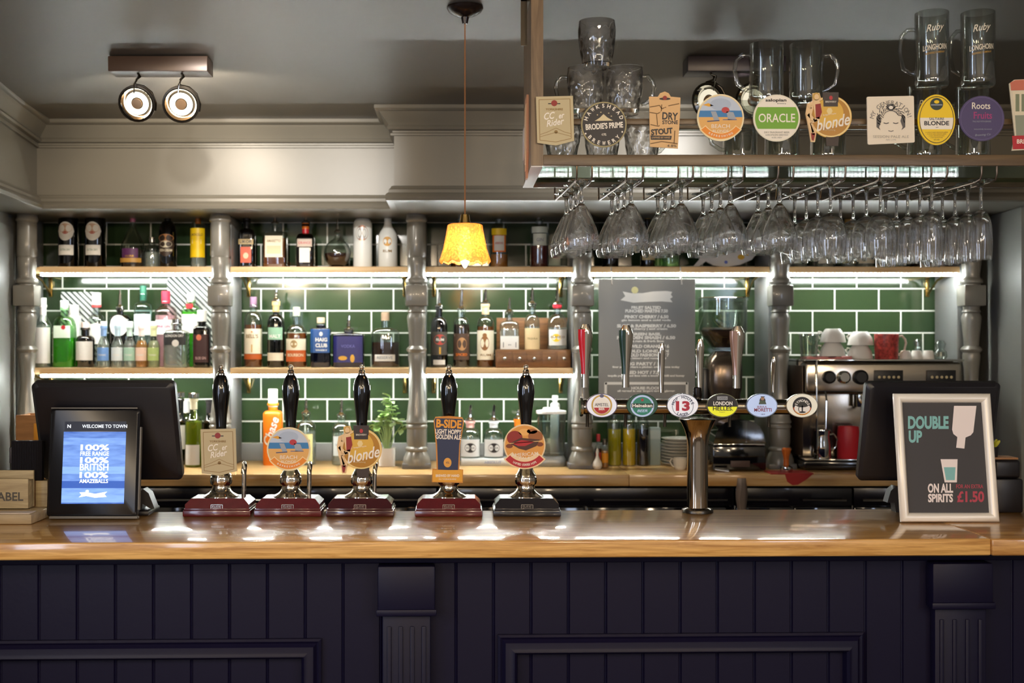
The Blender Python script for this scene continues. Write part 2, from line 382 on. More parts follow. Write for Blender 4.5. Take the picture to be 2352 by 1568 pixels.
# ---------------------------------------------------------------- turned posts
prof = [(490, 46), (499, 46), (502, 50), (507, 50), (511, 43), (518, 45), (560, 44), (587, 46), (591, 41), (595, 44), (614, 42), (632, 37), (638, 39), (642, 48), (646, 51), (650, 49), (653, 40), (655, 40)]
prof2 = [(703, 38), (711, 36), (716, 43), (719, 36), (726, 43), (732, 44), (742, 42), (770, 36), (794, 33), (798, 42), (802, 48), (806, 45), (810, 37), (816, 40), (832, 37), (850, 33), (880, 30), (905, 33), (930, 39), (948, 43),
         (962, 45), (966, 50), (970, 50), (973, 44), (977, 50), (981, 50), (984, 45), (1000, 46), (1015, 46), (1024, 42), (1028, 51), (1032, 52), (1036, 46), (1042, 52), (1050, 59), (1058, 62), (1066, 62)]
def pr(P): return [(w / 2 * CD / FOC, Z(y, CD) - BACK_Z) for y, w in P]
post = None
nth = ['first', 'second', 'third', 'fourth', 'fifth', 'sixth']
near = ['beside the left wall', 'left of the amber whisky', 'left of the rum bottles', 'left of the menu board', 'left of the coffee machine', 'beside the right wall']
POSTP = mat('#807d75', 0.28, 0, 'post paint', bump=0.03, bscale=40, coat=0.3)
for i, x in enumerate(cx):
    lab = 'grey turned wooden post, %s from the left, %s' % (nth[i], near[i])
    if post is None:
        post = thing('turned_post', lab, 'post', (x, CD, BACK_Z), 0, 'turned posts of the back bar')
        q = pr(prof); q[0] = (q[0][0], 2.1345 - BACK_Z)
        one(lathe(q[::-1], 28), POSTP, 'upper_shaft', post)
        zt, zb = Z(655, CD) - BACK_Z, Z(703, CD) - BACK_Z
        one(box(0, 0, (zt + zb) / 2, .0935, .09, zt - zb, .006), POSTP, 'square_block', post)
        one(lathe(pr(prof2)[::-1], 28), POSTP, 'lower_shaft', post)
        one(box(0, 0, .0115, .122, .094, .023, .004), mat('#6f7074', 0.35), 'plinth', post)
    else: dup(post, (x, CD, BACK_Z), lab)
# ---------------------------------------------------------------- shelves with their light strips
OAK = wood('shelf oak', '#d8ab72', '#f0d0a0', 'X', 10, 0.45)
def led_mat():
    m, nt, b = new_mat('light strip'); tc = nt.nodes.new('ShaderNodeTexCoord'); w = nt.nodes.new('ShaderNodeTexWave')
    w.inputs['Scale'].default_value = 1 / 0.0166 / 3.1831 / 1.0; w.wave_type = 'BANDS'; w.bands_direction = 'X'
    nt.links.new(tc.outputs['Object'], w.inputs['Vector'])
    r = nt.nodes.new('ShaderNodeMapRange'); r.inputs[1].default_value = 0.35; r.inputs[3].default_value = LED_E * 0.35; r.inputs[4].default_value = LED_E * 1.7
    nt.links.new(w.outputs['Fac'], r.inputs[0]); nt.links.new(r.outputs[0], b.inputs['Emission Strength'])
    b.inputs['Emission Color'].default_value = (0.93, 1.0, 0.97, 1); b.inputs['Base Color'].default_value = (0.8, 0.8, 0.8, 1)
    return m
LED = led_mat()
ALU = mat('#c9ccca', 0.35, 0.6)
def shelf(i, zt, lab):
    x0 = (cx[i] + PART_W / 2 + .0005) if i else -1.9055; x1 = cx[i + 1] - PART_W / 2 - .0005
    o = thing('bottle_shelf', lab, 'shelf', ((x0 + x1) / 2, 5.25, zt), 0, 'oak shelves of the back bar'); h = (x1 - x0) / 2
    if i == 0:
        nx = cx[0] + .043 - (x0 + x1) / 2; d_ = WALL_Y - 5.2515
        v, f = prism([(-h, .035), (nx, .035), (nx, 0), (h, 0), (h, d_), (-h, d_)], -.027, 0)
        one(([Vector((p.x, p.z, p.y)) for p in v], f), OAK, 'shelf_board', o, sharp=20)
    else: one(bx(-h, h, 0, WALL_Y - 5.2515, -.027, 0, .002), OAK, 'shelf_board', o)
    one(bx((-h + .004) if i else nx + .002, h - .004, .004, .020, -.040, -.0271, .003), LED, 'light_strip', o, label='glowing white strip light')
    for sx in (-h + .03, h - .03):
        mb = MB(); mb.add(bx(sx - .008, sx + .008, .16, .29, -.033, -.0272), BRASS); mb.add(prism([(0, 0), (.006, 0), (.006, .1), (0, .1)], 0, 0.001), BRASS)
        mb = MB(); mb.add(bx(sx - .008, sx + .008, .06, .295, -.034, -.0272, .001), BRASS); mb.add(bx(sx - .008, sx + .008, .285, .297, -.12, -.034, .001), BRASS)
        mb.add(tube([(sx, .08, -.036), (sx, .17, -.05), (sx, .24, -.085), (sx, .288, -.115)], .005, 6), BRASS)
        mb.build('shelf_bracket', o)
bay = ['leftmost bay', 'second bay from the left', 'middle bay behind the pendant lamp', 'bay above the hanging menu board', 'rightmost bay above the coffee machine']
for i in range(5): shelf(i, UP_Z, 'upper oak shelf with glowing strip light, %s' % bay[i])
for i, t in enumerate(['leftmost bay holding gin bottles', 'second bay holding whisky and blue bottles', 'third bay holding rum and a drawer chest']):
    shelf(i, MID_Z, 'lower oak shelf with glowing strip light, %s' % t)
# ---------------------------------------------------------------- back counter and what is under it
WT = wood('worktop oak', '#bd8a48', '#dcb47a', 'X', 7, 0.3, 0.25)
bc = thing('back_counter', 'long oak back counter under the green tiled wall carrying the posts', 'counter', (0, 4.975, BACK_Z))
xj = X(1445, 4.975)
one(bx(X(-10, 4.9) + .006, xj - .0006, 0, .57, -.049, 0, .004), WT, 'counter_top', bc)
one(bx(xj + .0006, X(2346, 4.9) - .003, 0, .57, -.049, 0, .004), WT, 'counter_top', bc)
FR = mat('#121016', 0.25, 0, 'fridge black', coat=0.3); FG = mat('#0a0910', 0.06, 0, 'dark glass')
fx = [X(-10, 4.9) + .006, -1.0, -.1, X(1690, 5.0), 1.62, X(2346, 4.9) - .006]
for i in range(5):
    a, b = fx[i] + .004, fx[i + 1] - .004
    t = thing('undercounter_fridge', 'dark undercounter bottle fridge, %s from the left below the back counter' % nth[i], 'fridge', ((a + b) / 2, 5.02, 0.0), 0, 'fridges below the back counter')
    h = (b - a) / 2
    one(bx(-h, h, .03, .5, .02, .985, .004), FR, 'cabinet', t)
    one(bx(-h, h, -.0, .0295, .91, .985, .003), FR, 'control_panel', t)
    for sx in (-1, 1):
        dx = sx * h / 2
        d = one(bx(dx - h / 2 + .003, dx + h / 2 - .003, .0, .0295, .06, .905, .004), FG, 'door', t)
        mb = MB().add(tube([(dx - h / 2 + .03, -.02, .935), (dx + h / 2 - .03, -.02, .935)], .0055, 8), STEEL)
        for q in (-1, 1): mb.add(tube([(dx + q * (h / 2 - .05), -.02, .935), (dx + q * (h / 2 - .05), .0, .935)], .004, 6), STEEL)
        mb.build('handle', t)
# hanging cloth strip between the fridges
o = MB()
pts = [(X(1693, 4.955), 4.966), (X(1701, 4.955), 4.955), (X(1709, 4.955), 4.962), (X(1717, 4.955), 4.968)]
z0, z1 = Z(1195, 4.96), Z(1098, 4.96)
v = [Vector((x + .004 * math.sin(k * 1.3 + i), y - (.0015 if k < 3 else 0), z0 + (z1 - z0) * k / 6)) for k in range(7) for i, (x, y) in enumerate(pts)]
fcs = [[k * 4 + i, k * 4 + i + 1, k * 4 + i + 5, k * 4 + i + 4] for k in range(6) for i in range(3)]
me = MB().add((v, fcs), mat('#8f7f74', 0.8, bump=0.2, bscale=300)).build('hanging_cloth', fix=False)
md = me.modifiers.new('thick', 'SOLIDIFY'); md.thickness = 0.003; md.offset = -1
tag(me, 'narrow brownish cloth hanging from the back counter edge', 'cloth')
# ---------------------------------------------------------------- spotlight fixtures
def spot_fixture(name, pxs, heads, lab, dark, lit=3.2, turn=0.0):
    D = 3.99; ZC = CZ(D) - .003; t = thing(name, lab, 'light', (X(sum(pxs) / 2, D), D, ZC)); w = (pxs[1] - pxs[0]) * D / FOC / 2
    FX = mat(dark, 0.35, 0.2)
    one(bx(-w, w, -.0, .095, -.052, -.0045 + .003, .002), FX, 'mounting_box', t)
    for i, (hx, hy) in enumerate(heads):
        x = X(hx, D) - t.location.x; z = Z(hy, D) - ZC; d = Vector(((0.08 if i else -.03) + turn, -1, -.42)).normalized()
        M = Matrix.Translation((x, .03, z)) @ d.to_track_quat('Z', 'Y').to_matrix().to_4x4()
        h = MB()
        h.add(xf(lathe([(.0, -.038), (.022, -.036), (.036, -.026), (.052, -.006), (.056, .004), (.061, .006), (.061, .016), (.055, .017), (.053, .004), (.0, .001)], 28), M), DKMETAL)
        ho = h.build('lamp_head', t)
        rf = one(xf(lathe([(.052, .006), (.042, -.008), (.028, -.02), (.012, -.027), (.0, -.028)], 28, caps=False), Matrix.Translation(d * .012) @ M), CHROME, 'reflector', ho)
        one(xf(lathe([(.0, .0165), (.017, .016), (.017, .003), (.0, .002)], 16), M), mat('#c8a078', .3, .8), 'bulb_shield', ho)
        one(xf(lathe([(.020, .007), (.038, .007), (.038, .009), (.020, .009)], 24, closed=True), M), emitter('bulb glow', '#fff4d8', lit), 'bulb', ho)
        a = one(tube([(x, .03, -.052), (x + .01, .02, -.066), (x + .004, .0, -.08)] + [M @ Vector((0, .062 * math.sin(q), .006)) + M.to_3x3() @ Vector((.062 * math.cos(q) - 0, 0, 0)) for q in (1.57, 1.1, .6, 0, -.4)], .004, 6), DKMETAL, 'swivel_arm', t)
        one(tube([(x, .035, -.052), (x + .012, -.01, -.07), (x + .004, -.03, z + .05), (x, -.018, z + .022)], .002, 6), CHROME, 'cable', t)
        p = Vector(t.location) + Vector((x, .03, z)) - d * .065
        if lit > 2: lamp('lamp_back_light', 'SPOT', p, 9.0, (1, .93, .8), .02, aim=p + Vector((0.25 if i else -.1, 1.0, -0.12)), spot=120, blend=.5)
    return t
spot_fixture('spotlight_fixture', (248, 476), [(311, 232), (412, 234)], 'brown ceiling spotlight with two lit round lamps at upper left', '#55443a')
spot_fixture('spotlight_fixture', (1580, 1806), [(1636, 226), (1738, 226)], 'dark ceiling spotlight box behind the tankards on the glass rack', '#2a2228', 0.8, -.9)
# ---------------------------------------------------------------- pendant lamp
D = 3.507; ZC = CZ(D); t = thing('pendant_lamp', 'small pendant lamp with lit amber ruffled glass shade on a long cord', 'lamp', (X(1068, D), D, ZC))
one(lathe([(.0, 0), (.052, -.0005), (.053, -.006), (.047, -.016), (.03, -.026), (.012, -.032), (.008, -.05), (.0, -.052)], 28), mat('#1c1412', .25, .3), 'ceiling_rose', t)
zt = Z(515, D) - ZC; s = D / FOC
one(tube([(0, 0, -.045), (0, 0, zt + .02)], .0022, 6), mat('#8a5a30', .7), 'cord', t)
one(lathe([(.0, zt + .03), (.012, zt + .028), (.016, zt + .005), (.02, zt - .012), (.0, zt - .013)], 16), BRASS, 'lamp_holder', t)
pts = [(36, 515), (40, 517), (44, 540), (50, 570), (55, 590), (58, 603)]
N = 56; v = []; fcs = []
for k, (w, y) in enumerate(pts + [(w - 2.2, y) for w, y in pts[::-1]]):
    e = {5: 1, 6: 1, 4: .5, 7: .5}.get(k, 0)
    for i in range(N):
        a = 2 * PI * i / N; r = (w + e * 1.8 * math.cos(a * 12)) * s
        v.append(Vector((r * math.cos(a), r * math.sin(a), zt - (y - 515) * s + e * .0035 * math.cos(a * 12))))
K = 12
for k in range(K):
    for i in range(N): fcs.append([k * N + i, k * N + (i + 1) % N, ((k + 1) % K) * N + (i + 1) % N, ((k + 1) % K) * N + i])
def shade_mat():
    m, nt, b = new_mat('amber glass'); out = nt.nodes['Material Output']
    b.inputs['Base Color'].default_value = lin('#f4c890'); b.inputs['Roughness'].default_value = .2
    tr = nt.nodes.new('ShaderNodeBsdfTranslucent'); tr.inputs[0].default_value = lin('#ffc880')
    tp = nt.nodes.new('ShaderNodeBsdfTransparent'); tp.inputs[0].default_value = lin('#ffd090')
    tc = nt.nodes.new('ShaderNodeTexCoord'); vo = nt.nodes.new('ShaderNodeTexVoronoi'); vo.inputs['Scale'].default_value = 130
    nt.links.new(tc.outputs['Object'], vo.inputs['Vector'])
    bp = nt.nodes.new('ShaderNodeBump'); bp.inputs['Strength'].default_value = .8; bp.inputs['Distance'].default_value = .004
    nt.links.new(vo.outputs['Distance'], bp.inputs['Height']); nt.links.new(bp.outputs[0], b.inputs['Normal']); nt.links.new(bp.outputs[0], tr.inputs['Normal'])
    m1 = nt.nodes.new('ShaderNodeMixShader'); m1.inputs[0].default_value = .6; m2 = nt.nodes.new('ShaderNodeMixShader')
    mr = nt.nodes.new('ShaderNodeMapRange'); mr.inputs[1].default_value = .1; mr.inputs[2].default_value = .6; mr.inputs[3].default_value = .45; mr.inputs[4].default_value = .12
    nt.links.new(vo.outputs['Distance'], mr.inputs[0]); nt.links.new(mr.outputs[0], m2.inputs[0])
    nt.links.new(b.outputs[0], m1.inputs[1]); nt.links.new(tr.outputs[0], m1.inputs[2])
    nt.links.new(m1.outputs[0], m2.inputs[1]); nt.links.new(tp.outputs[0], m2.inputs[2]); nt.links.new(m2.outputs[0], out.inputs[0])
    return m
MB().add((v, fcs), shade_mat()).build('glass_shade', t)
one(lathe([(.0, zt - .0131), (.012, zt - .014), (.014, zt - .045), (.020, zt - .068), (.018, zt - .095), (.009, zt - .116), (.003, zt - .126), (.0, zt - .127)], 16), emitter('warm bulb', '#ffd8a0', 60), 'bulb', t)

# unseen windows added on the customers' side as daylight for chrome and glasses to reflect
WG = emitter('added daylight pane', '#cfe0ff', 10.0)
for i, (y0, y1) in enumerate(((1.55, 2.05), (-0.6, 0.3))):  # the nearer one is placed from the streak on the font column
    m = MB(); xw = lw((y0 + y1) / 2) + .06
    m.add(bx(xw - .02, xw, y0, y1, .95, 2.0), WG)
    fw = MB()
    for a, b, c, d in ((y0 - .06, y0, .9, 2.06), (y1, y1 + .06, .9, 2.06)): fw.add(bx(xw - .07, xw + .02, a, b, c, d, .004), GREYP)
    for c, d in ((.9, .95), (2.0, 2.06), (1.45, 1.48)): fw.add(bx(xw - .07, xw + .015, y0, y1, c, d, .003), GREYP)
    f_ = struct(fw.build('added_window_%d' % (i + 1))); m.build('added_window_pane', f_)
m = MB(); m.add(bx(RWX - .04, RWX - .02, 0.0, .85, 1.3, 2.25), WG); fw = MB()  # right-hand window, added only for its reflections
for a, b, c, d in ((-.06, 0.0, 1.24, 2.31), (.85, .91, 1.24, 2.31)): fw.add(bx(RWX - .05, RWX - .001, a, b, c, d, .004), GREYP)
for c, d in ((1.24, 1.3), (2.25, 2.31)): fw.add(bx(RWX - .05, RWX - .001, 0.0, .85, c, d, .003), GREYP)
f_ = struct(fw.build('added_window_3')); m.build('added_window_pane', f_)
# ================================================================ the bar in front
BTOP = wood('bar top wood', '#a8702c', '#e8b468', 'X', 12, 0.3, 0.9, stretch=22.0, bump=.02)
NAVY = mat('#0a0522', 0.5, 0, 'navy panelling', spec=.3, bump=0.08, bscale=60)
bar = thing('bar_counter', 'long wooden bar counter with dark navy panelled front', 'bar', (0, BAR_Y0, 0), BAR_ROT)
jx = X(2283, 3.17)
one(bx(-1.75, jx - .0005, 0, BAR_DEPTH, BAR_Z - .045, BAR_Z, .005, 3), BTOP, 'bar_top', bar)
one(bx(jx + .0005, 2.15, -.004, BAR_DEPTH, BAR_Z - .045, BAR_Z, .005, 3), wood('bar end wood', '#94602a', '#dca862', 'X', 10, .3, .9, bump=.02), 'bar_top', bar, label='end board of the bar top right of the joint')
PB = .115
def bxx(px): return X(px, 3.26)
# boarded front: one continuous grooved sheet
xs = []; x = bxx(15) - 8 * .1009
while x < 2.1:
    xs += [(x - .0045, PB), (x - .003, PB + .0028), (x, PB + .0004), (x + .003, PB + .0028), (x + .0045, PB)]; x += .1009
xs = [p for p in xs if p[0] > -1.7]
n = len(xs); v = [Vector((a, b, z)) for z in (.0, BAR_Z - .0455) for a, b in xs] + [Vector((a, BAR_DEPTH - .06, z)) for z in (0, BAR_Z - .0455) for a in (xs[0][0], xs[-1][0])]
fcs = [[i, i + 1, n + i + 1, n + i] for i in range(n - 1)] + [[2 * n, 2 * n + 2, 2 * n + 3, 2 * n + 1], [0, n, 2 * n + 2, 2 * n], [n - 1, 2 * n + 1, 2 * n + 3, 2 * n - 1]]
one((v, fcs), NAVY, 'boarded_front', bar, sharp=20)
one(bx(-1.7, 2.1, PB - .018, PB - .0005, BAR_Z - .075, BAR_Z - .0455, .004), NAVY, 'top_rail', bar)
def zf(py): return Z(py, 3.25)
for (a, b, yb) in ((872, 1002, 1406), (2140, 2281, 1398)):
    mb = MB(); X0, X1 = bxx(a), bxx(b)
    mb.add(bx(X0, X1, PB - .05, PB - .001, zf(yb), BAR_Z - .0765, .006), NAVY)
    mb.add(bx(X0 - .004, X1 + .004, PB - .056, PB - .045, zf(yb) , zf(yb) + .018, .004), NAVY)
    mb.add(bx(X0 + .012, X1 - .012, PB - .034, PB - .001, 0, zf(yb), .005), NAVY)
    for k in range(4):
        xx = X0 + .03 + (X1 - X0 - .06) * k / 3; mb.add(bx(xx - .006, xx + .006, PB - .039, PB - .033, 0.05, zf(yb) - .03, .003), NAVY)
    mb.build('pilaster', bar)
def frame(xa, xb, yt, name='panel_moulding'):
    prof = [(0, 0), (0, .012), (.006, .016), (.012, .012), (.02, .022), (.034, .024), (.044, .03), (.05, .022), (.054, .0)]
    L, Rr, T = bxx(xa), bxx(xb), zf(yt); vv = []; ff = []
    for (px_, pz_, mx, mz) in ((L, .2, 1, 0), (L, T, 1, -1), (Rr, T, -1, -1), (Rr, .2, -1, 0)):
        for o, d in prof: vv.append(Vector((px_ + mx * o, PB - d - .0005, pz_ + mz * o)))
    k = len(prof)
    for i in range(3):
        for j in range(k - 1): ff.append([i * k + j, i * k + j + 1, (i + 1) * k + j + 1, (i + 1) * k + j])
    MB().add((vv, ff), NAVY).build(name, bar, sharp=25)
frame(-560, 742, 1464); frame(1146, 1992, 1458)
def bar_pt(px, py):
    D = (H - BAR_Z) * FOC / (py - PY); return Vector((X(px, D), D, BAR_Z))
# ================================================================ pump clip artwork (photo pixels of the clips on the glass rack)
KRAFT = mat('#bfae86', .55); SKYB = mat('#bcc6d4', .5); SEA = mat('#2f78b0', .5); SAND = mat('#e0a95c', .5); SKIN = mat('#e6c391', .5)
AMBER = mat('#c98a1e', .35); GREENL = mat('#6fa52a', .5); YEL = mat('#f2cb12', .45); PURP = mat('#4a3f66', .5); PINKM = mat('#a83d78', .5); TANK = mat('#dcb078', .55)
BROWN = mat('#8a6a34', .5); LTAN = mat('#d8c69a', .55); NAVYB = mat('#1f2a4a', .5); GREYL = mat('#9aa0a8', .5); DRED = mat('#8d1f1a', .5); OFFW = mat('#efe6d6', .55)
def c_cc(A):
    bd = [(1238, 229), (1309, 227), (1312, 318), (1277, 326), (1240, 322)]
    A.line(bd + bd[:1], 1.3, BROWN, 1); A.ell(1273, 237, 7, 7, DRED, 2); A.line([(1259, 238), (1287, 238)], 2.2, INK, 1)
    A.text('YORKSHIRE', 1273, 251, 40, 5, BROWN, 2, .02); A.text('CC', 1262, 266, 26, 16, OFFW, 3, .02, .35, 8); A.text('er', 1290, 267, 14, 9, OFFW, 3, .02, .35, 12)
    A.text('Rider', 1275, 281, 42, 15, OFFW, 3, .02, .35, 10)
    A.line([(1241, 309), (1258, 303), (1277, 294), (1296, 303), (1311, 307)], 1, BROWN, 2); A.line([(1241, 314), (1277, 304), (1311, 313)], 1, BROWN, 2); A.ell(1277, 303, 4, 4, BROWN, 2, 16)
def c_hawk(A):
    c = (1387, 286); A.ell(c[0], c[1], 51, 51, mat('#a89a6a', .5), 1); A.ell(c[0], c[1], 49.5, 49.5, INK, 2)
    A.arc('HAWKSHEAD', 1387, 286, 43, 162, 22, 9, OFFW, 3); A.arc('BREWERY', 1387, 286, 43, 222, 318, 9, OFFW, 3, inner=True)
    A.poly([(1366, 278), (1378, 270), (1386, 262), (1395, 270), (1408, 277)], LTAN, 3)
    for q in ((1372, 264), (1380, 258), (1398, 260), (1404, 267)): A.ell(q[0], q[1], 1.6, 1.2, LTAN, 3, 8)
    A.text("BRODIE'S PRIME", 1388, 289, 86, 14, OFFW, 3, .03, 0, 4); A.text('4.9%', 1387, 309, 11, 6, OFFW, 3); A.ell(1345, 307, 2, 2, OFFW, 3, 10); A.ell(1429, 303, 2, 2, OFFW, 3, 10)
def c_dry(A):
    for pts in ([(1492, 246), (1515, 242), (1520, 250), (1530, 246)], [(1492, 258), (1510, 261), (1520, 256)], [(1535, 243), (1560, 238)], [(1494, 286), (1512, 290), (1522, 284)], [(1494, 330), (1520, 325), (1556, 330)], [(1520, 240), (1518, 262)], [(1508, 262), (1510, 288)], [(1550, 300), (1548, 330)]):
        A.line(pts, 2, mat('#6a4a22', .6), 1)
    A.poly([(1515, 290), (1516, 258), (1527, 247), (1545, 252), (1560, 262), (1559, 290)], TANK, 2)
    A.ell(1527, 227, 13, 3, INK, 2, 16); A.ell(1527, 225, 5, 5, DRED, 3, 14)
    A.text('DRY', 1539, 267, 36, 17, INK, 3, .03, 0, -3); A.text('STONE', 1539, 281, 36, 9, INK, 3, .03); A.text('STOUT', 1520, 302, 50, 14, INK, 3, .04, 0, 5)
    A.poly([(1494, 311), (1543, 312), (1541, 321), (1495, 321)], INK, 2); A.text('UNFINED BY HAND', 1518, 316, 42, 4, TANK, 3); A.text('4.8%', 1543, 335, 22, 6, INK, 3)
def c_beach(A):
    cxx, cyy = 1655, 270
    A.ell(cxx, cyy, 52, 52, mat('#e6cf9a', .5), 1)
    def seg(y0, y1, m):
        p = [];
        for t in range(9):
            y = y0 + (y1 - y0) * t / 8; p.append((cxx + math.sqrt(max(0, 50 ** 2 - (y - cyy) ** 2)), y))
        for t in range(9):
            y = y1 + (y0 - y1) * t / 8; p.append((cxx - math.sqrt(max(0, 50 ** 2 - (y - cyy) ** 2)), y))
        A.poly(p, m, 2)
    seg(220.1, 254, SKYB); seg(254, 269, SEA); seg(269, 319.9, SAND)
    A.poly([(1614, 241), (1627, 237), (1639, 243), (1628, 245)], mat('#e0a020', .5), 3); A.ell(1655, 240, 24, 14, mat('#a9b6c8', .5), 3)
    A.ell(1666, 253, 9, 7, RED, 4, 20); A.poly([(1632, 256), (1644, 256), (1652, 276), (1640, 277)], GREYL, 4); A.poly([(1668, 256), (1684, 258), (1690, 273), (1672, 276)], GREYL, 4)
    A.line([(1624, 279), (1652, 277)], 2.5, mat('#4a4a6a', .5), 4); A.line([(1660, 275), (1692, 275)], 2, mat('#6a6a8a', .5), 4)
    A.text('BEACH', 1655, 290, 42, 9, OFFW, 4, 0); A.text('BLONDE', 1655, 301, 36, 6, OFFW, 4, 0)
    A.ring(cxx, 262, 43, 59, mat('#f2d49a', .5), 3, 217, 323, 20); A.ring(cxx, 262, 45, 57, mat('#e8891a', .5), 4, 219, 321, 20)
    A.arc('REFRESHING', cxx, 262, 51, 240, 300, 5, OFFW, 5, inner=True)
def c_oracle(A):
    A.ell(1784, 271, 51, 51, OFFW, 1)
    p = circ(1784, 271, 50, 50, 60); A.poly([(x, y) for x, y in p if 243 < y < 297], GREENL, 2)
    A.text('salopian', 1782, 231, 48, 9, INK, 3, .03); A.text('brewery', 1795, 238, 20, 4, INK, 3); A.text('ORACLE', 1784, 271, 84, 20, OFFW, 3, .01)
    A.text('DRY FRAGRANT BEER', 1784, 304, 58, 4, mat('#7a7a6a', .5), 3); A.text('SHROPSHIRE BREWED', 1784, 310, 52, 3.5, mat('#7a7a6a', .5), 3); A.text('4.0% ABV', 1784, 316, 24, 3.5, mat('#7a7a6a', .5), 3)
def c_blonde(A):
    A.ell(1908, 268, 47, 47, mat('#ecd08a', .4), 1); A.ell(1908, 268, 44, 44, mat('#b07a18', .35), 2); A.ell(1903, 260, 34, 33, mat('#d9aa3c', .35), 3)
    A.poly([(1890, 213), (1925, 213), (1924, 245), (1891, 245)], mat('#2a1a16', .4), 4); A.ell(1908, 225, 4, 5, RED, 5, 14); A.text('BREWERY', 1908, 234, 25, 4, OFFW, 5)
    A.text('blonde', 1912, 281, 80, 27, OFFW, 5, .015, .45, 12); A.text('belgian style', 1905, 263, 30, 4, OFFW, 5, 0, 0, 8)
    A.text('refreshing', 1905, 299, 26, 4, LTAN, 5); A.ell(1905, 255, 7, 8, mat('#e8cf90', .5), 4, 6)
    A.poly([(1898, 316), (1926, 316), (1924, 334), (1899, 334)], mat('#33231a', .5), 1)
def lady(A, L=6):
    A.ell(1874, 222, 8, 9, mat('#c9a04a', .5), L); A.ell(1875, 223, 5.5, 6.5, SKIN, L + 1, 16)
    A.poly([(1868, 230), (1880, 228), (1886, 244), (1886, 268), (1872, 272), (1868, 248)], SKIN, L)
    A.poly([(1872, 240), (1884, 238), (1887, 258), (1881, 274), (1873, 272)], DRED, L + 1)
    A.line([(1870, 236), (1862, 250), (1856, 240)], 4, SKIN, L + 1); A.line([(1882, 272), (1868, 277), (1856, 262)], 8, SKIN, L + 1)
    A.line([(1855, 260), (1858, 285), (1866, 305)], 7, SKIN, L + 1); A.line([(1876, 276), (1862, 282), (1868, 310)], 5, SKIN, L + 1); A.poly([(1862, 306), (1872, 306), (1868, 324), (1864, 322)], DRED, L + 1)
def c_gen(A):
    G = mat('#5f5a56', .6); A.arc('MY GENERATION!', 2046, 281, 45, 163, 17, 10, mat('#6d6a66', .6), 3, .0)
    for k, (r0, a0, a1) in enumerate([(33, 200, -20), (29, 190, 0), (25, 175, 10), (21, 165, 20)]):
        for j in range(12):
            a = a0 + (a1 - a0) * j / 11; b = a + 14
            A.line([(2046 + r0 * math.cos(R(a)), 271 - r0 * .95 * math.sin(R(a)) + (k % 2) * 2), (2046 + (r0 - 4) * math.cos(R(b)), 271 - (r0 - 4) * .95 * math.sin(R(b)))], 1.8, G, 2)
    for sx in (-1, 1):
        A.poly([(2046 + sx * 33, 268), (2046 + sx * 26, 262), (2046 + sx * 22, 278), (2046 + sx * 27, 292), (2046 + sx * 24, 299), (2046 + sx * 33, 292)], G, 2)
        A.line([(2046 + sx * 17, 282), (2046 + sx * 11, 284), (2046 + sx * 5, 282)], 1.8, INK, 3)
    A.line([(2040, 300), (2046, 302), (2052, 300)], 1.6, G, 3); A.ell(2046, 246, 10, 8, G, 2, 18); A.ell(2046, 247, 5, 4, OFFW, 3, 12)
    A.text('SESSION PALE ALE', 2046, 314, 82, 6, mat('#a9a294', .6), 3); A.text('ABV 3.9%', 2046, 321, 24, 3.5, mat('#a9a294', .6), 3)
def c_salt(A):
    A.ring(2151, 275, 38.5, 39.7, INK, 2, 0, 360, 48, 53 / 39); p = circ(2151, 275, 38, 52, 72)
    A.poly([(x, y) for x, y in p if 266 < y < 298], OFFW, 2); A.ell(2151, 239, 15, 14, mat('#2c3a34', .5), 2); A.ell(2151, 234, 6, 4, YEL, 3, 14); A.line([(2138, 241), (2164, 241)], 2.4, GREYL, 3)
    A.text('SALTAIRE', 2151, 273, 34, 6, INK, 3, .01); A.text('BLONDE', 2151, 283, 57, 10, INK, 3, .03); A.line([(2149, 293), (2155, 292)], 1, INK, 3)
    for k in range(4): A.text('A LIGHT AND SMOOTH BEER', 2151, 304 + k * 4, 52 - 8 * k, 2.6, BROWN, 3)
    A.text('4.0% ABV', 2151, 321, 14, 3, INK, 3)
def c_roots(A):
    A.ring(2255, 272, 48, 49, mat('#6a5f8a', .5), 2); A.text('Roots', 2253, 243, 42, 15, OFFW, 3, .01); A.text('Fruits', 2257, 265, 42, 16, PINKM, 3, .01)
    A.text('PALE ALE WITH BERRIES', 2255, 279, 42, 3.5, GREYL, 3); A.text('beautifully brewed', 2257, 297, 40, 4, GREYL, 3); A.text('Brewing Co', 2257, 310, 36, 6, GREYL, 3, .0, .3, 4)
def c_bside(A):
    A.poly([(998, 966), (1000, 960), (1062, 962), (1063, 970), (1055, 1020), (1052, 1080), (1006, 1078), (1004, 1020)], NAVYB, 1)
    A.text('B-SIDE', 1031, 973, 58, 20, mat('#e39a2a', .5), 3, .04, 0, -3); A.text('LIGHT HOPPY', 1030, 991, 60, 11, OFFW, 3, .03, 0, -2); A.text('GOLDEN ALE', 1030, 1003, 58, 11, OFFW, 3, .03, 0, -2)
    A.ell(1028, 1062, 9, 11, mat('#e0a040', .5), 2, 18); A.text('4%', 1028, 1062, 8, 5, NAVYB, 3)
    A.rect(994, 1079, 1062, 1106, mat('#e0a02c', .45), 2); A.text('BREWED BY HAND', 1028, 1092, 54, 6, OFFW, 3, .02); A.text('IN YORKSHIRE', 1028, 1100, 40, 3, OFFW, 3)
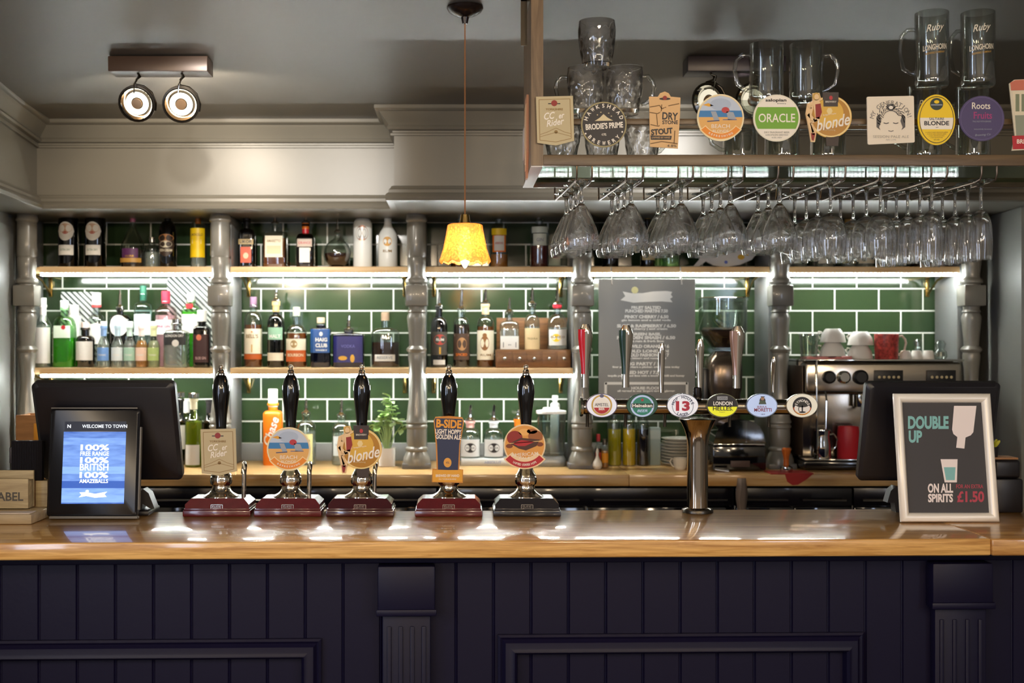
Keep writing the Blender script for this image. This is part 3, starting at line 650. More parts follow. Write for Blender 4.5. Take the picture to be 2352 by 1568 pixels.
def c_amer(A):
    A.ell(1205, 1020, 45, 45, mat('#dd9a45', .5), 1)
    for x, y, rx, ry, m_ in ((1182, 1003, 18, 16, DRED), (1230, 1000, 17, 14, mat('#9a5a2a', .5)), (1222, 988, 12, 6, mat('#9a5a2a', .5)), (1205, 990, 14, 8, mat('#eab060', .5)), (1170, 1022, 8, 5, mat('#7a3a1a', .5)), (1240, 1018, 8, 5, mat('#7a3a1a', .5))): A.ell(x, y, rx, ry, m_, 2, 20)
    A.poly([(1171, 1016), (1196, 1003), (1240, 1007), (1232, 1022), (1208, 1032), (1192, 1028)], mat('#4a2416', .5), 3); A.poly([(1178, 1016), (1197, 1008), (1228, 1012), (1206, 1022), (1190, 1022)], RED, 4); A.line([(1171, 1016), (1246, 1010)], 1.6, mat('#e8c080', .5), 4)
    A.text('AMERICAN', 1205, 1041, 62, 8, OFFW, 4, .0, 0, 4); A.text('PALE', 1205, 1049, 24, 5, OFFW, 4)
    A.ring(1205, 1013, 43, 61, mat('#f0d0a0', .5), 3, 220, 320, 20); A.ring(1205, 1013, 45, 59, RED, 4, 222, 318, 20); A.arc('UNITED STATES HOPS', 1205, 1013, 52, 242, 299, 5, OFFW, 5, inner=True)
def c_end(A):
    A.poly([(2320, 190), (2332, 184), (2420, 181), (2423, 205), (2322, 208)], mat('#c8705a', .5), 2); A.poly([(2325, 210), (2423, 207), (2424, 262), (2331, 264)], mat('#e0d4b8', .5), 2)
    A.text('IPA', 2372, 236, 80, 40, mat('#7d8468', .5), 3, .03); A.poly([(2331, 265), (2424, 263), (2425, 312), (2334, 312)], mat('#8d927e', .5), 2)
    A.poly([(2324, 312), (2424, 309), (2425, 340), (2326, 343)], RED, 3); A.text('BREWED', 2360, 325, 50, 10, OFFW, 4, .02)
def band(cx0, cy0, r0, r1, a0, a1, n=14):
    return [(cx0 + r1 * math.cos(R(a0 + (a1 - a0) * i / n)), cy0 - r1 * math.sin(R(a0 + (a1 - a0) * i / n))) for i in range(n + 1)]
OUT = {
 'cc': ([(1231, 222), (1316, 220), (1319, 323), (1277, 334), (1234, 328)], KRAFT, c_cc),
 'hawk': (circ(1387, 286, 52.5), mat('#8d8158', .5), c_hawk),
 'dry': ([(1491, 222), (1511, 222), (1516, 214), (1527, 210), (1536, 214), (1541, 222), (1563, 224), (1562, 262), (1557, 341), (1493, 337)], TANK, c_dry),
 'beach': (circ(1655, 270, 54), mat('#f0e0b8', .5), c_beach),
 'oracle': (circ(1784, 271, 54), mat('#e6dfc8', .5), c_oracle),
 'blonde': (circ(1908, 268, 48.5), mat('#e2b45a', .45), c_blonde),
 'gen': ([(1993, 222), (2097, 220), (2099, 222), (2101, 325), (2099, 327), (1996, 332), (1993, 330), (1991, 224)], mat('#e9dcc6', .55), c_gen),
 'salt': (circ(2151, 275, 43, 58, 56), YEL, c_salt),
 'roots': (circ(2255, 272, 52), PURP, c_roots),
 'end': ([(2318, 192), (2330, 183), (2420, 179), (2425, 340), (2324, 346), (2331, 312), (2325, 258)], mat('#d8cdb4', .5), c_end),
 'bside': ([(996, 966), (1000, 957), (1031, 955), (1062, 958), (1066, 968), (1057, 1022), (1055, 1077), (1064, 1078), (1063, 1109), (992, 1107), (993, 1076), (1003, 1076), (1001, 1022)], mat('#c8822a', .5), c_bside),
 'amer': (circ(1205, 1020, 48), mat('#ecd0a4', .5), c_amer)}
def clip(parent, key, D, at, ref, k=1.0, th=.004):
    """plate + artwork + lettering under parent (an object at the clip's centre)"""
    out, m, fn = OUT[key]; A = Art(ref[0], ref[1], D / FOC * k)
    p = MB(); p.add(prism([A.P(q) for q in out], 0, th), m)
    if key in ('beach', 'amer'):
        q = {'beach': (1655, 262, 42, 60, 216, 324), 'amer': (1205, 1013, 42, 62, 219, 321)}[key]
        o1 = band(q[0], q[1], 0, q[3], q[4], q[5]); i1 = band(q[0], q[1], 0, q[2] - 6, q[4], q[5])
        p.add(prism([A.P(z) for z in o1 + i1[::-1]], -.0008, th - .0005), m)
    if key == 'blonde':
        B2 = MB(); A2 = A
        p.add(prism([A.P(z) for z in [(1866, 214), (1882, 213), (1890, 240), (1890, 276), (1870, 286), (1875, 306), (1872, 326), (1862, 326), (1858, 300), (1850, 262), (1854, 238), (1866, 232)]], -.0006, th - .0004), SKIN)
        p.add(prism([A.P(z) for z in [(1889, 212), (1926, 212), (1925, 246), (1890, 246)]], -.0012, th - .0004), mat('#2a1a16', .4))
        p.add(prism([A.P(z) for z in [(1897, 312), (1927, 312), (1925, 335), (1898, 335)]], -.0004, th - .0003), mat('#33231a', .5))
        fn(A); lady(A)
    else: fn(A)
    pl = p.build('clip_plate', parent, sharp=0) if parent['category'] != 'beer pump' else None
    if pl is None:
        pl = p.build('pump_clip', parent, loc=at, sharp=0); A.done(pl)
    else: A.done(parent)
    return pl
# ================================================================ hand pumps
CHROMEW = mat('#d9cfbf', 0.07, 1.0, 'polished nickel')
MAHOG = mat('#571219', 0.22, 0, 'mahogany red', coat=0.5, mottle=0.12, bscale=40)
VP_ = 3.65
def pz(y): return (1179 - y) * VP_ / FOC
def prs(P): return [(r * VP_ / FOC, pz(y)) for r, y in P]
spouts = {0: 559, 1: 710, 2: 861}
def hand_pump(i, px, base_m, key, cc, ref, k, lab):
    t = thing('hand_pump', lab, 'beer pump', (X(px, VP_), VP_, BAR_Z), 0, 'hand pumps along the bar')
    s = VP_ / FOC
    b = MB(); b.add(bx(-.1, .1, -.072, .062, 0, .019, .003), base_m); b.add(bx(-.097, .097, -.069, .06, .0191, .024, .001), base_m)
    ch = [(-.094, .0241), (.094, .0241), (.094, .036), (.078, .052), (-.078, .052), (-.094, .036)]
    v = []
    for y, kk in ((-.066, 0), (.057, 0)):
        v += [Vector((x, y + (0.014 if z > .05 else 0) * (1 if y < 0 else -1), z)) for x, z in ch]
    b.add((v, [list(range(6)), list(range(11, 5, -1))] + [[j + 6, (j + 1) % 6 + 6, (j + 1) % 6, j] for j in range(6)]), base_m)
    bo = b.build('base_box', t, sharp=25)
    A = Art(0, 0, s); A.line([(-13, -5), (13, -5), (13, 5), (-13, 5), (-13, -5)], 1.2, STEEL, 1); A.text('PUMP', 0, -1.5, 20, 3, STEEL, 1); A.text('BEER ENGINE', 0, 2, 20, 2.4, STEEL, 1)
    A.a.v = A.a.v + A.t.v if False else A.a.v
    nb = MB(); nb.add((A.a.v, A.a.f), STEEL); nb.add((A.t.v, A.t.f), STEEL); nb.build('name_plate', t, loc=(0, -.0665, .0285), sharp=0, fix=False)
    one(lathe(prs([(40, 1139.4), (40, 1137.5), (36, 1135), (29, 1131.5), (24, 1127), (21, 1121), (19.5, 1115), (20, 1113), (23.5, 1111), (25, 1106), (25.5, 1100), (24.5, 1095), (21.5, 1092.5), (24, 1090), (21, 1086.5), (17, 1079), (14, 1070), (12.5, 1056), (12, 1050)]), 32), CHROMEW, 'pump_column', t)
    for q in range(8):
        pass
    one(lathe(prs([(11, 1050), (11.5, 1000), (12, 980), (13.5, 955), (16.5, 930), (19.5, 908), (20, 900), (19, 886), (16, 872), (12, 864), (9.5, 861)]), 28), BLACK, 'handle', t)
    one(lathe(prs([(9.5, 860.9), (9.5, 858), (6.5, 855.5), (7.5, 852), (6, 849), (3.5, 847.5), (5.5, 845), (5.8, 842), (4, 838.6), (0, 837.5)]), 20), CHROMEW, 'finial', t)
    if i in spouts:
        dx = X(spouts[i], VP_) - X(px, VP_)
        one(tube([(dx - .004, .03, .0521), (dx - .003, .03, pz(1090)), (dx, .028, pz(1072)), (dx, .018, pz(1065)), (dx + .001, .006, pz(1067)), (dx, .002, pz(1078)), (dx - .001, .0, pz(1088))], .0068, 10), STEEL, 'spout_pipe', t)
    D = 3.605; at = (X(cc[0], D) - t.location.x, D - VP_, Z(cc[1], D) - BAR_Z)
    clip(t, key, D, at, ref, k)
    # bracket that carries the clip
    zc = at[2]
    one(bx(at[0] * .5 - .006, at[0] * .5 + .006, D - VP_ + .0041, -.0155, zc - .008, zc + .008, .002), STEEL, 'clip_bracket', t)
MAH2 = mat('#3d0d14', 0.16, 0, 'dark mahogany', coat=0.7, mottle=0.12, bscale=40); BLKB = mat('#15131a', 0.25, 0, 'black base', coat=0.4)
hand_pump(0, 508, MAHOG, 'cc', (503, 1037), (1276, 276), .95, 'leftmost hand pump, black handle, beige shield clip, red base')
hand_pump(1, 668, MAHOG, 'beach', (663, 1031), (1655, 270), .93, 'hand pump with round beach scene clip, second from left, red base')
hand_pump(2, 831, MAH2, 'blonde', (830, 1031), (1908, 268), .97, 'hand pump with golden round clip and seated woman cutout, dark red base')
hand_pump(3, 1031, MAHOG, 'bside', (1030, 1033), (1030, 1033), 1.0, 'hand pump with tall navy glass-shaped clip, red base')
hand_pump(4, 1208, BLKB, 'amer', (1205, 1022), (1205, 1020), 1.0, 'hand pump with orange and red round clip on a black base, rightmost')
# ================================================================ lager font (T bar)
DT = 3.672; st = DT / FOC
t = thing('beer_font', 'chrome T-shaped beer font with six oval badges and tall tap handles', 'beer tap', (X(1602, DT), DT, BAR_Z))
def tx(px, D=DT): return X(px, D) - X(1602, DT)
def tz(py, D=DT): return Z(py, D) - BAR_Z
TAPM = mat('#a89a88', 0.10, 1.0, 'dark chrome')
one(lathe([(.0, 0), (.044, 0), (.044, .008), (.040, .013), (.032, .016), (.0315, .03), (.0318, tz(1025)), (.0325, tz(1010)), (.035, tz(998)), (.040, tz(985)), (.048, tz(972)), (.056, tz(962)), (.0, tz(955))], 32), TAPM, 'column', t)
one(lathe([(.045, 0), (.047, .001), (.047, .009), (.045, .012), (.0445, .012), (.0445, 0)], 32, closed=True), DKMETAL, 'base_flange', t)
x0, x1 = tx(1334), tx(1876); zc = tz(934); r = 17.5 * st
pr_ = [(0, 0), (.012, .001), (.019, .004), (.0225, .010), (.023, .018)]
Lx = x1 - x0
body = pr_ + [(.0215, .02), (.0215, .026), (.023, .028)] + [(.023, Lx - .028), (.0215, Lx - .026), (.0215, Lx - .02)] + [(a, Lx - b) for a, b in pr_[::-1]]
one(xf(lathe(body, 28), Matrix.Translation((x0, 0, zc)) @ Matrix.Rotation(R(90), 4, 'Y')), TAPM, 'cross_bar', t)
one(xf(lathe([(.0, -.003), (.028, -.003), (.03, 0), (.028, .006), (.0, .006)], 24), Matrix.Translation((x0, 0, zc)) @ Matrix.Rotation(R(90), 4, 'Y')), CHROME, 'end_cap', t)
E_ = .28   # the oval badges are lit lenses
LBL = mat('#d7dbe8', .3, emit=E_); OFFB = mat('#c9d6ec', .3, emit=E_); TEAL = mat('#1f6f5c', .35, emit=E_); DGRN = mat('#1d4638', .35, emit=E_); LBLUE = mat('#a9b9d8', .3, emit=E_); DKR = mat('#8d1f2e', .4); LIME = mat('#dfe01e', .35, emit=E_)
def b_amstel(A, x, y):
    A.ell(x, y, 34, 26, LBL, 1); A.ring(x, y - 1, 20, 24, mat('#c9a85a', .4), 2, 0, 360, 40); A.ell(x, y, 19, 19, WHITE, 2)
    p = circ(x, y, 18.5, 18.5, 48); A.poly([q for q in p if q[1] >= y + 3], RED, 3); A.text('AMSTEL', x, y - 2, 32, 7, NAVYB, 4, .0); A.text('BIER', x, y + 8, 14, 5, WHITE, 4, .03); A.ell(x, y - 22, 5, 4, mat('#5a5a7a', .4), 3, 14)
def b_hein(A, x, y):
    A.ell(x, y, 35, 26, DGRN, 1); A.ell(x, y + 1, 27, 25, LBLUE, 2); A.ell(x, y + 1, 23, 21, TEAL, 3); A.rect(x - 25, y - 5, x + 25, y + 5, mat('#12302a', .4), 4); A.text('Heineken', x, y, 46, 8, WHITE, 5, .03)
    st5 = [(x + (4.6 if k % 2 == 0 else 2) * math.sin(PI * k / 5), y - 13 - (4.6 if k % 2 == 0 else 2) * math.cos(PI * k / 5)) for k in range(10)]; A.poly(st5, RED, 5)
    A.text('BEER', x, y + 12, 24, 6, LBLUE, 5, .02, .25)
def b_13(A, x, y):
    A.ell(x, y, 35, 26, mat('#dfe2ea', .3, emit=E_), 1); A.ring(x, y + 1, 23.5, 24.5, NAVYB, 2); A.arc('HOP HOUSE', x, y + 4, 24, 158, 22, 7, NAVYB, 3, ky=.98); A.text('13', x, y + 1, 32, 23, mat('#b3203a', .4), 3, .05); A.text('crafted', x, y + 1, 8, 3, OFFW, 4); A.arc('LAGER', x, y - 2, 23, 243, 297, 7, NAVYB, 3, inner=True)
def b_helles(A, x, y):
    A.ell(x, y, 35, 26, INK, 1); p = circ(x, y, 34, 25.3, 60); A.poly([q for q in p if q[1] >= y + 1.5], LIME, 2); A.rect(x - 12, y - 21, x + 12, y - 13, GREYL, 2); A.text('CAMDEN', x, y - 17, 20, 4, INK, 3)
    A.text('LONDON', x + 1, y - 5, 44, 9, WHITE, 3, .03); A.text('HELLES.', x + 1, y + 7, 46, 9, INK, 3, .02); A.text('lager', x, y + 15, 14, 3, BROWN, 3)
def b_mor(A, x, y):
    A.ell(x, y, 34, 25.5, mat('#b4c8ee', .3, emit=E_), 1); A.ell(x + 1, y - 11, 7, 8, mat('#3a3a44', .5), 2, 18); A.ell(x + 1, y - 16, 4, 4, mat('#b08a6a', .5), 3, 14); A.rect(x - 3, y - 21, x + 6, y - 19, INK, 3); A.poly([(x - 8, y - 3), (x - 5, y - 11), (x + 7, y - 11), (x + 10, y - 3)], mat('#4a5a4a', .5), 3)
    A.text('BIRRA', x, y + 3, 22, 5, DKR, 3); A.text('MORETTI', x + 2, y + 10, 40, 8, DKR, 3, .02); A.text('1859', x + 2, y + 20, 9, 3, NAVYB, 3)
def b_sym(A, x, y):
    A.ell(x, y, 35, 26, mat('#d8d3c0', .3, emit=E_), 1); A.ell(x, y + 1, 22, 21, INK, 2); A.ring(x, y + 1, 18, 21, mat('#c8641e', .4), 3, 190, 350); A.ell(x, y + 6, 18, 13, WHITE, 4); A.ell(x, y - 5, 18, 9, mat('#2a2a26', .5), 5); A.rect(x - 1.5, y, x + 1.5, y + 14, INK, 5)
    A.ell(x, y + 15, 8, 2, INK, 5, 14); A.arc('SYMONDS', x, y + 2, 15, 158, 22, 6, WHITE, 6, ky=.9); A.line([(x - 7, y + 3), (x - 9, y + 8), (x - 7, y + 13)], 1.6, INK, 5); A.arc('FOUNDERS', x, y + 1, 19.5, 225, 315, 3, YEL, 6, inner=True)
DBD = DT - .034
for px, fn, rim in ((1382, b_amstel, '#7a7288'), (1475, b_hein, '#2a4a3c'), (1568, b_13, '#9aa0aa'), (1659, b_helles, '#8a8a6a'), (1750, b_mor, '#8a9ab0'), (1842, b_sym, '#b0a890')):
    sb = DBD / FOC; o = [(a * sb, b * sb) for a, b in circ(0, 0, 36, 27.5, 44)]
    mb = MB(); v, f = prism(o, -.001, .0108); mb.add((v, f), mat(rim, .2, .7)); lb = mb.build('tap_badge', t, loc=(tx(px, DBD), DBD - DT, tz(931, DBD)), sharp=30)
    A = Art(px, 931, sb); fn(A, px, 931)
    for MBx in (A.a, A.t): MBx.v = [Vector((p.x, p.y - .001, p.z)) for p in MBx.v]
    A.done(lb)
# tap handles
def paddle(px, top, bot, m, w, slim=False):
    x = tx(px); y = 0.0
    c = one(lathe([(.0, zc + .0235), (.0125, zc + .0236), (.0135, zc + .03), (.0125, tz(bot) + .012), (.010, tz(bot) + .014), (.0, tz(bot) + .014)], 18), TAPM if slim else mat('#2a211c', .25, .3), 'tap_collar', t)
    z0, z1 = tz(bot) + .0141, tz(top); n = 14; v = []
    for k in range(n + 1):
        q = k / n; z = z0 + (z1 - z0) * q
        if slim: hw = (5.2 + 3.6 * q) * st * w; dp = .007 + .002 * q
        else: hw = (8.5 + (w * 17.5 - 8.5) * min(1, max(0, (q - .25) / .55)) ** 1.2) * st; dp = .008 + .006 * q
        e = 1.0 if k < n - 1 else (.86 if k == n - 1 else .45)
        for i in range(14):
            a = 2 * PI * i / 14; v.append(Vector((x + hw * e * math.cos(a) * (1 if abs(math.cos(a)) < .9 else 1), y + dp * e * math.sin(a) - .012 * q * q, z - (0.002 if k == n - 1 else 0) + (.002 if k == n else 0))))
    f = [[k * 14 + i, k * 14 + (i + 1) % 14, (k + 1) * 14 + (i + 1) % 14, (k + 1) * 14 + i] for k in range(n) for i in range(14)] + [list(range(13, -1, -1)), [n * 14 + i for i in range(14)]]
    ho = one((v, f), m if slim else CHROMEW, 'tap_handle', t)
    if not slim:   # coloured inlay on the handle's left flank
        v2 = []; kk = range(3, n)
        for k in kk:
            q = k / n; z = z0 + (z1 - z0) * q; hw = (8.5 + (w * 17.5 - 8.5) * min(1, max(0, (q - .25) / .55)) ** 1.2) * st; dp = .008 + .006 * q
            for a in (3.25, 3.6, 3.95, 4.3, 4.6): v2.append(Vector((x + (hw + .0008) * math.cos(a), y + (dp + .0008) * math.sin(a) - .012 * q * q, z)))
        f2 = [[k * 5 + i, k * 5 + i + 1, (k + 1) * 5 + i + 1, (k + 1) * 5 + i] for k in range(len(list(kk)) - 1) for i in range(4)]
        MB().add((v2, f2), m).build('colour_inlay', ho, fix=False)
paddle(1344, 746, 900, mat('#c01f2c', .18, 0, coat=.6), .95); paddle(1437, 748, 900, mat('#1f3a30', .2, 0, coat=.6), .93)
paddle(1519, 790, 912, CHROMEW, 1.0, True); paddle(1607, 780, 912, CHROMEW, 1.15, True)
paddle(1692, 750, 902, mat('#c9a596', .15, .7), 1.0); paddle(1776, 820, 912, CHROMEW, .75, True)
for px in (1351, 1439, 1530, 1680, 1770):
    one(tube([(tx(px), .018, zc - .016), (tx(px), .024, zc - .035), (tx(px), .024, zc - .062)], .0052, 8), DKMETAL, 'tap_spout', t)
# ================================================================ hanging glass rack
RW = wood('rack wood', '#4d3d2b', '#6f5b42', 'X', 8, .4); RWZ = wood('rack side wood', '#4d3a28', '#7d654a', 'Z', 8, .4)
DR = 3.38; RZ = Z(355, DR); RX0 = X(1248, DR); RX1 = X(2352, DR) + .35; RB = Z(380, DR)
rk = thing('glass_rack', 'wooden ceiling rack with glass shelf and wire rails above the bar right side', 'rack', (RX0, DR, RZ))
W_ = RX1 - RX0; hz = RB - RZ; RD = .5
one(bx(0, W_, 0, .022, hz, 0, .002), RW, 'front_board', rk)
one(bx(0, W_, RD - .022, RD, hz, 0, .002), RW, 'rear_board', rk)
one(bx(W_ - .022, W_ - .0001, .0222, RD - .0222, hz, 0, .002), RW, 'end_board', rk)
one(bx(.0002, W_ - .0222, .0222, RD - .0222, -.014, -.004), tglass((225, 238, 232), .05, .012, .022), 'glass_shelf', rk)
one(extx([(0, hz), (.4, hz), (.4, CZ(DR + .4) - .001 - RZ), (0, CZ(DR) - .001 - RZ)], -.034, -.0002), RWZ, 'end_panel', rk)
one(bx(-.034, -.002, .002, .46, hz - .004, hz - .0002, .001), mat('#d8d2cc', .5), 'lit_underside_strip', rk)  # pale colour stands in for light on the end panel's underside
one(bx(W_ - .034, W_, .002, .03, .0002, CZ(DR) - .003 - RZ, .002), RWZ, 'end_post', rk)
one(bx(-.0001, W_ - .0345, .008, .02, Z(285, DR) - RZ, Z(271, DR) - RZ, .002), RW, 'gallery_rail', rk)
one(bx(-.0001, W_ - .0345, RD - .03, RD - .012, Z(300, DR + .5) - RZ, Z(286, DR + .5) - RZ, .002), RW, 'rear_rail', rk)
mb = MB(); zc_ = CZ(DR + .07) - RZ - .002; mb.add(bx(-.06, -.042, .06, .063, zc_ - .13, zc_), DKMETAL); mb.add(bx(-.06, -.0345, .06, .08, zc_ - .004, zc_), DKMETAL); mb.build('ceiling_bracket', rk)
# wire rails: each a front drop, a long run and a rear hook
pairs = [(1325, 1360), (1440, 1477), (1558, 1592), (1673, 1708), (1788, 1823), (1905, 1942), (2022, 2057), (2140, 2176), (2255, 2290)]
ROD_Z = Z(417, DR + .03) - RZ
IRON = mat('#6b5a4a', .3, .9); SK = -.05
for a, b in pairs:
    for p in (a, b):
        x = X(p, DR + .012) - RX0
        pts = [(x, .012, hz + .0), (x, .012, ROD_Z + .02), (x - .001, .02, ROD_Z + .004), (x - .003, .05, ROD_Z), (x + SK * .48, .475, ROD_Z), (x + SK * .5, .489, ROD_Z + .006), (x + SK * .5, .489, hz)]
        one(tube(pts, .0028, 8), IRON, 'hanging_rail', rk)
def solid(profile_out, wall, seg=36, extra=None, base=True):
    """double walled vessel from an outer profile [(r,z)] that runs foot to rim"""
    return profile_out
def goblet(name, prof_foot, bowl, t=.0016, seg=32):
    """upside-down stemware, z runs down from the foot plate"""
    outer = prof_foot + bowl; inner = [(max(.0, r - t), z) for r, z in bowl[1:]][::-1]
    r0, z0 = bowl[0]; prof = [(0, 0)] + outer + inner + [(0, z0 - .006 if False else z0 + (-.008))]
    return lathe([(r, -abs(z)) for r, z in prof], seg, caps=False)
foot = [(.034, 0), (.037, -.001), (.036, -.003), (.02, -.006), (.008, -.014)]
balloon = (foot + [(.0052, -.025), (.005, -.048), (.0065, -.06)], [(.010, -.067), (.016, -.078), (.024, -.094), (.034, -.116), (.0435, -.138), (.0488, -.156), (.0502, -.169), (.0492, -.182), (.0445, -.198)])
wine = (foot + [(.0048, -.025), (.004, -.06), (.0046, -.088)], [(.010, -.094), (.021, -.1), (.031, -.112), (.039, -.13), (.0435, -.152), (.0445, -.17), (.043, -.19), (.0395, -.21), (.0385, -.217)])
flute = ([(.03, 0), (.033, -.001), (.032, -.003), (.016, -.006), (.007, -.014), (.0045, -.026), (.004, -.055), (.0046, -.078)], [(.008, -.086), (.017, -.095), (.024, -.108), (.0285, -.128), (.031, -.155), (.0315, -.18), (.030, -.21), (.0285, -.228)])
def stemware(kind, loc, lab):
    spec = {'gin_balloon_glass': balloon, 'wine_glass': wine, 'champagne_flute': flute}[kind]; t = .0016
    o = thing(kind, lab, 'glass', loc, 0, {'gin_balloon_glass': 'balloon glasses hanging from the rack', 'wine_glass': 'wine glasses hanging from the rack', 'champagne_flute': 'flutes hanging from the rack'}[kind])
    st_, bw = spec; seg = 32
    one(lathe([(0, 0)] + st_ + [(bw[0][0] * .75, bw[0][1] + .002), (0, bw[0][1] + .001)], seg, caps=False), CLEAR, 'stem_and_foot', o, sharp=50)
    out = [(0, bw[0][1] - .0004)] + [(bw[0][0] * .75, bw[0][1] - .0002)] + bw[1:]
    inn = [(max(.002, r - t), z - (t if k == 0 else 0)) for k, (r, z) in enumerate(bw[1:])][::-1] + [(0, bw[1][1] - t * 1.2)]
    one(lathe(out + inn, seg, caps=False), CLEAR, 'bowl', o, sharp=60)
    return o
ordn = ['front', 'second from the front', 'third from the front', 'rearmost', 'fifth from the front']
railn = ['leftmost', 'second', 'third', 'fourth', 'fifth', 'sixth', 'seventh', 'eighth', 'rightmost']
protos = {}
for k, (a, b) in enumerate(pairs):
    kind = 'gin_balloon_glass' if k < 5 else ('wine_glass' if k < 7 else 'champagne_flute')
    nice = {'gin_balloon_glass': 'wide balloon gin glass', 'wine_glass': 'tulip wine glass', 'champagne_flute': 'slim champagne flute'}[kind]
    n = 4 if k < 5 else (4 if k < 7 else 5); y0, dy = (.068, .104) if k < 5 else ((.065, .104) if k < 7 else (.06, .082))
    if k in (2, 4): n = 3 if k == 4 else 4
    for j in range(n):
        y = y0 + dy * j + random.uniform(-.002, .002); x = X((a + b) / 2, DR + .012) + SK * y
        where = ordn[j] if j < n - 1 else 'rearmost'
        lab = '%s hanging on the %s rail%s, %s' % (nice, railn[k], ' from the left' if 0 < k < 8 else '', where)
        loc = (x, DR + y, RZ + ROD_Z + .0097)
        if kind in protos: dup(protos[kind], loc, lab)
        else: protos[kind] = stemware(kind, loc, lab)
# ---------------------------------------------------------------- tankards on the glass shelf
SHZ = RZ - .004
def dimple_mug():
    seg, n = 60, 26; Hh, t = .134, .004; v = []; f = []
    def rad(q): return .040 + .0145 * math.sin(min(1, q * 1.25) * PI / 2) + (-.003 * max(0, (q - .8) / .2))
    rows = []
    for k in range(n + 1):
        q = k / n; r = rad(q); row = []
        for i in range(seg):
            a = 2 * PI * i / seg; d = 0
            if .12 < q < .84:
                rr = (q - .12) / .72 * 3; band_ = int(rr); fr = rr - band_
                d = .0035 * max(0, math.sin(fr * PI)) * max(0, math.sin((a * 10 / 2 + (band_ % 2) * PI / 2)) ** 2)
            row.append(len(v)); v.append(Vector(((r - d) * math.cos(a), (r - d) * math.sin(a), q * Hh)))
        rows.append(row)
    for k in range(9):
        q = 1 - k / 8 * .9; r = rad(q) - t; row = []
        for i in range(seg): a = 2 * PI * i / seg; row.append(len(v)); v.append(Vector((r * math.cos(a), r * math.sin(a), max(q * Hh, .012))))
        rows.append(row)
    for A_, B_ in zip(rows, rows[1:]):
        for i in range(seg): j = (i + 1) % seg; f.append([A_[i], A_[j], B_[j], B_[i]])
    f.append(rows[0][::-1]); f.append(rows[-1])
    return v, f
def handle(r, z0, z1, out, th=.006):
    pts = [(r - .002, 0, z1), (r + out * .5, 0, z1 + .003), (r + out * .9, 0, z1 - .012), (r + out, 0, (z0 + z1) / 2 + .01), (r + out * .8, 0, z0 + .02), (r + out * .3, 0, z0 + .004), (r - .002, 0, z0)]
    return tube(pts, th, 10)
MUG = tglass((244, 246, 242), .02, .16)
def vessel(kind, lab, loc, rz, group):
    o = thing(kind, lab, 'tankard', loc, rz, group)
    if kind == 'dimple_tankard':
        one(dimple_mug(), CLEAR, 'body', o, sharp=60); one(handle(.053, .03, .11, .034), MUG, 'handle', o, sharp=60)
    else:
        r, h = (.0485, .170) if kind == 'beer_stein' else (.0470, .214)
        seg = 40; v = lathe([(0, 0), (r - .004, 0), (r, .006), (r + .001, .02), (r, h * .5), (r, h - .002), (r - .002, h), (r - .004, h - .002), (r - .0045, .03), (r - .010, .02), (0, .018)], seg, caps=False)
        if kind == 'beer_stein':
            v = ([Vector((p.x * (1 - (.045 if (.006 < p.z < h * .97 and math.hypot(p.x, p.y) > r - .002 and i % 4 < 2) else 0)), p.y * (1 - (.045 if (.006 < p.z < h * .97 and math.hypot(p.x, p.y) > r - .002 and i % 4 < 2) else 0)), p.z)) for i, p in enumerate(v[0])], v[1])
        one(v, MUG, 'body', o, sharp=60); one(handle(r - .002, h * .2, h * .8, .045, .0062), MUG, 'handle', o, sharp=60)
    return o
def rx(px, y): return X(px, DR + y)
yb = .16; g = 'dimpled tankards stacked on the rack'
dm = [vessel('dimple_tankard', 'dimpled glass tankard at left of the pyramid bottom row on the rack', (rx(1292, .1), DR + .105, SHZ + .0005), 1.5, g)]
def dd(src, px, y, z, lab, rz): return dup(src, (rx(px, y), DR + y, z), lab, rz)
dd(dm[0], 1383, .11, SHZ + .0005, 'dimpled glass tankard in the middle of the pyramid bottom row, behind the black round clip', 1.2)
dd(dm[0], 1475, .105, SHZ + .0005, 'dimpled glass tankard at right of the pyramid bottom row beside the stone-pattern clip', .5)
dd(dm[0], 1345, .108, SHZ + .135, 'dimpled glass tankard at left of the pyramid middle row', 2.9)
dd(dm[0], 1434, .108, SHZ + .135, 'dimpled glass tankard at right of the pyramid middle row, handle to the right', .1)
dd(dm[0], 1371, .11, SHZ + .2695, 'single dimpled glass tankard on top of the pyramid', 1.9)
g = 'fluted steins stacked on the rack'
s0 = vessel('beer_stein', 'fluted glass stein at left of the bottom row, behind the beach scene clip', (rx(1700, .12), DR + .12, SHZ + .0005), PI, g)
dd(s0, 1797, .12, SHZ + .0005, 'fluted glass stein in the middle of the bottom row, behind the green banded clip', PI / 2)
dd(s0, 1902, .12, SHZ + .0005, 'fluted glass stein at right of the bottom row, behind the golden round clip', 1.3)
dd(s0, 1760, .12, SHZ + .1711, 'fluted glass stein on the top row with handle to the left', PI)
dd(s0, 1852, .12, SHZ + .1711, 'fluted glass stein on the top row with handle to the right', 0)
g = 'tall printed tankards on the rack'
WP = mat('#cfc7b4', .5); GP = mat('#a8823a', .5)
def tall(px, y, z, lab, rz, txt):
    o = vessel('tall_tankard', lab, (rx(px, y), DR + y, z), rz, g); r = .0482
    def bend(p): return p
    for s_, zc_, w, h, m, bold, sh in txt:
        v, f, _ = glyphs(s_, bold, sh); q = []
        for a, b in v:
            th = -PI / 2 - .15 + a * w / r - rz; q.append(Vector((r * math.cos(th), r * math.sin(th), zc_ + b * h + a * .006)))
        MB().add((q, f), m).build('printed_lettering', o, sharp=0, fix=False)
    return o
TX_ = [('Ruby', .158, .05, .026, WP, .01, .3), ('LONGHORN', .105, .07, .016, WP, .03, 0), ('BREWING COMPANY', .089, .055, .006, GP, .02, 0)]
tall(2122, .11, SHZ + .0005, 'tall glass tankard of the bottom row behind the yellow oval clip', 2.4, TX_)
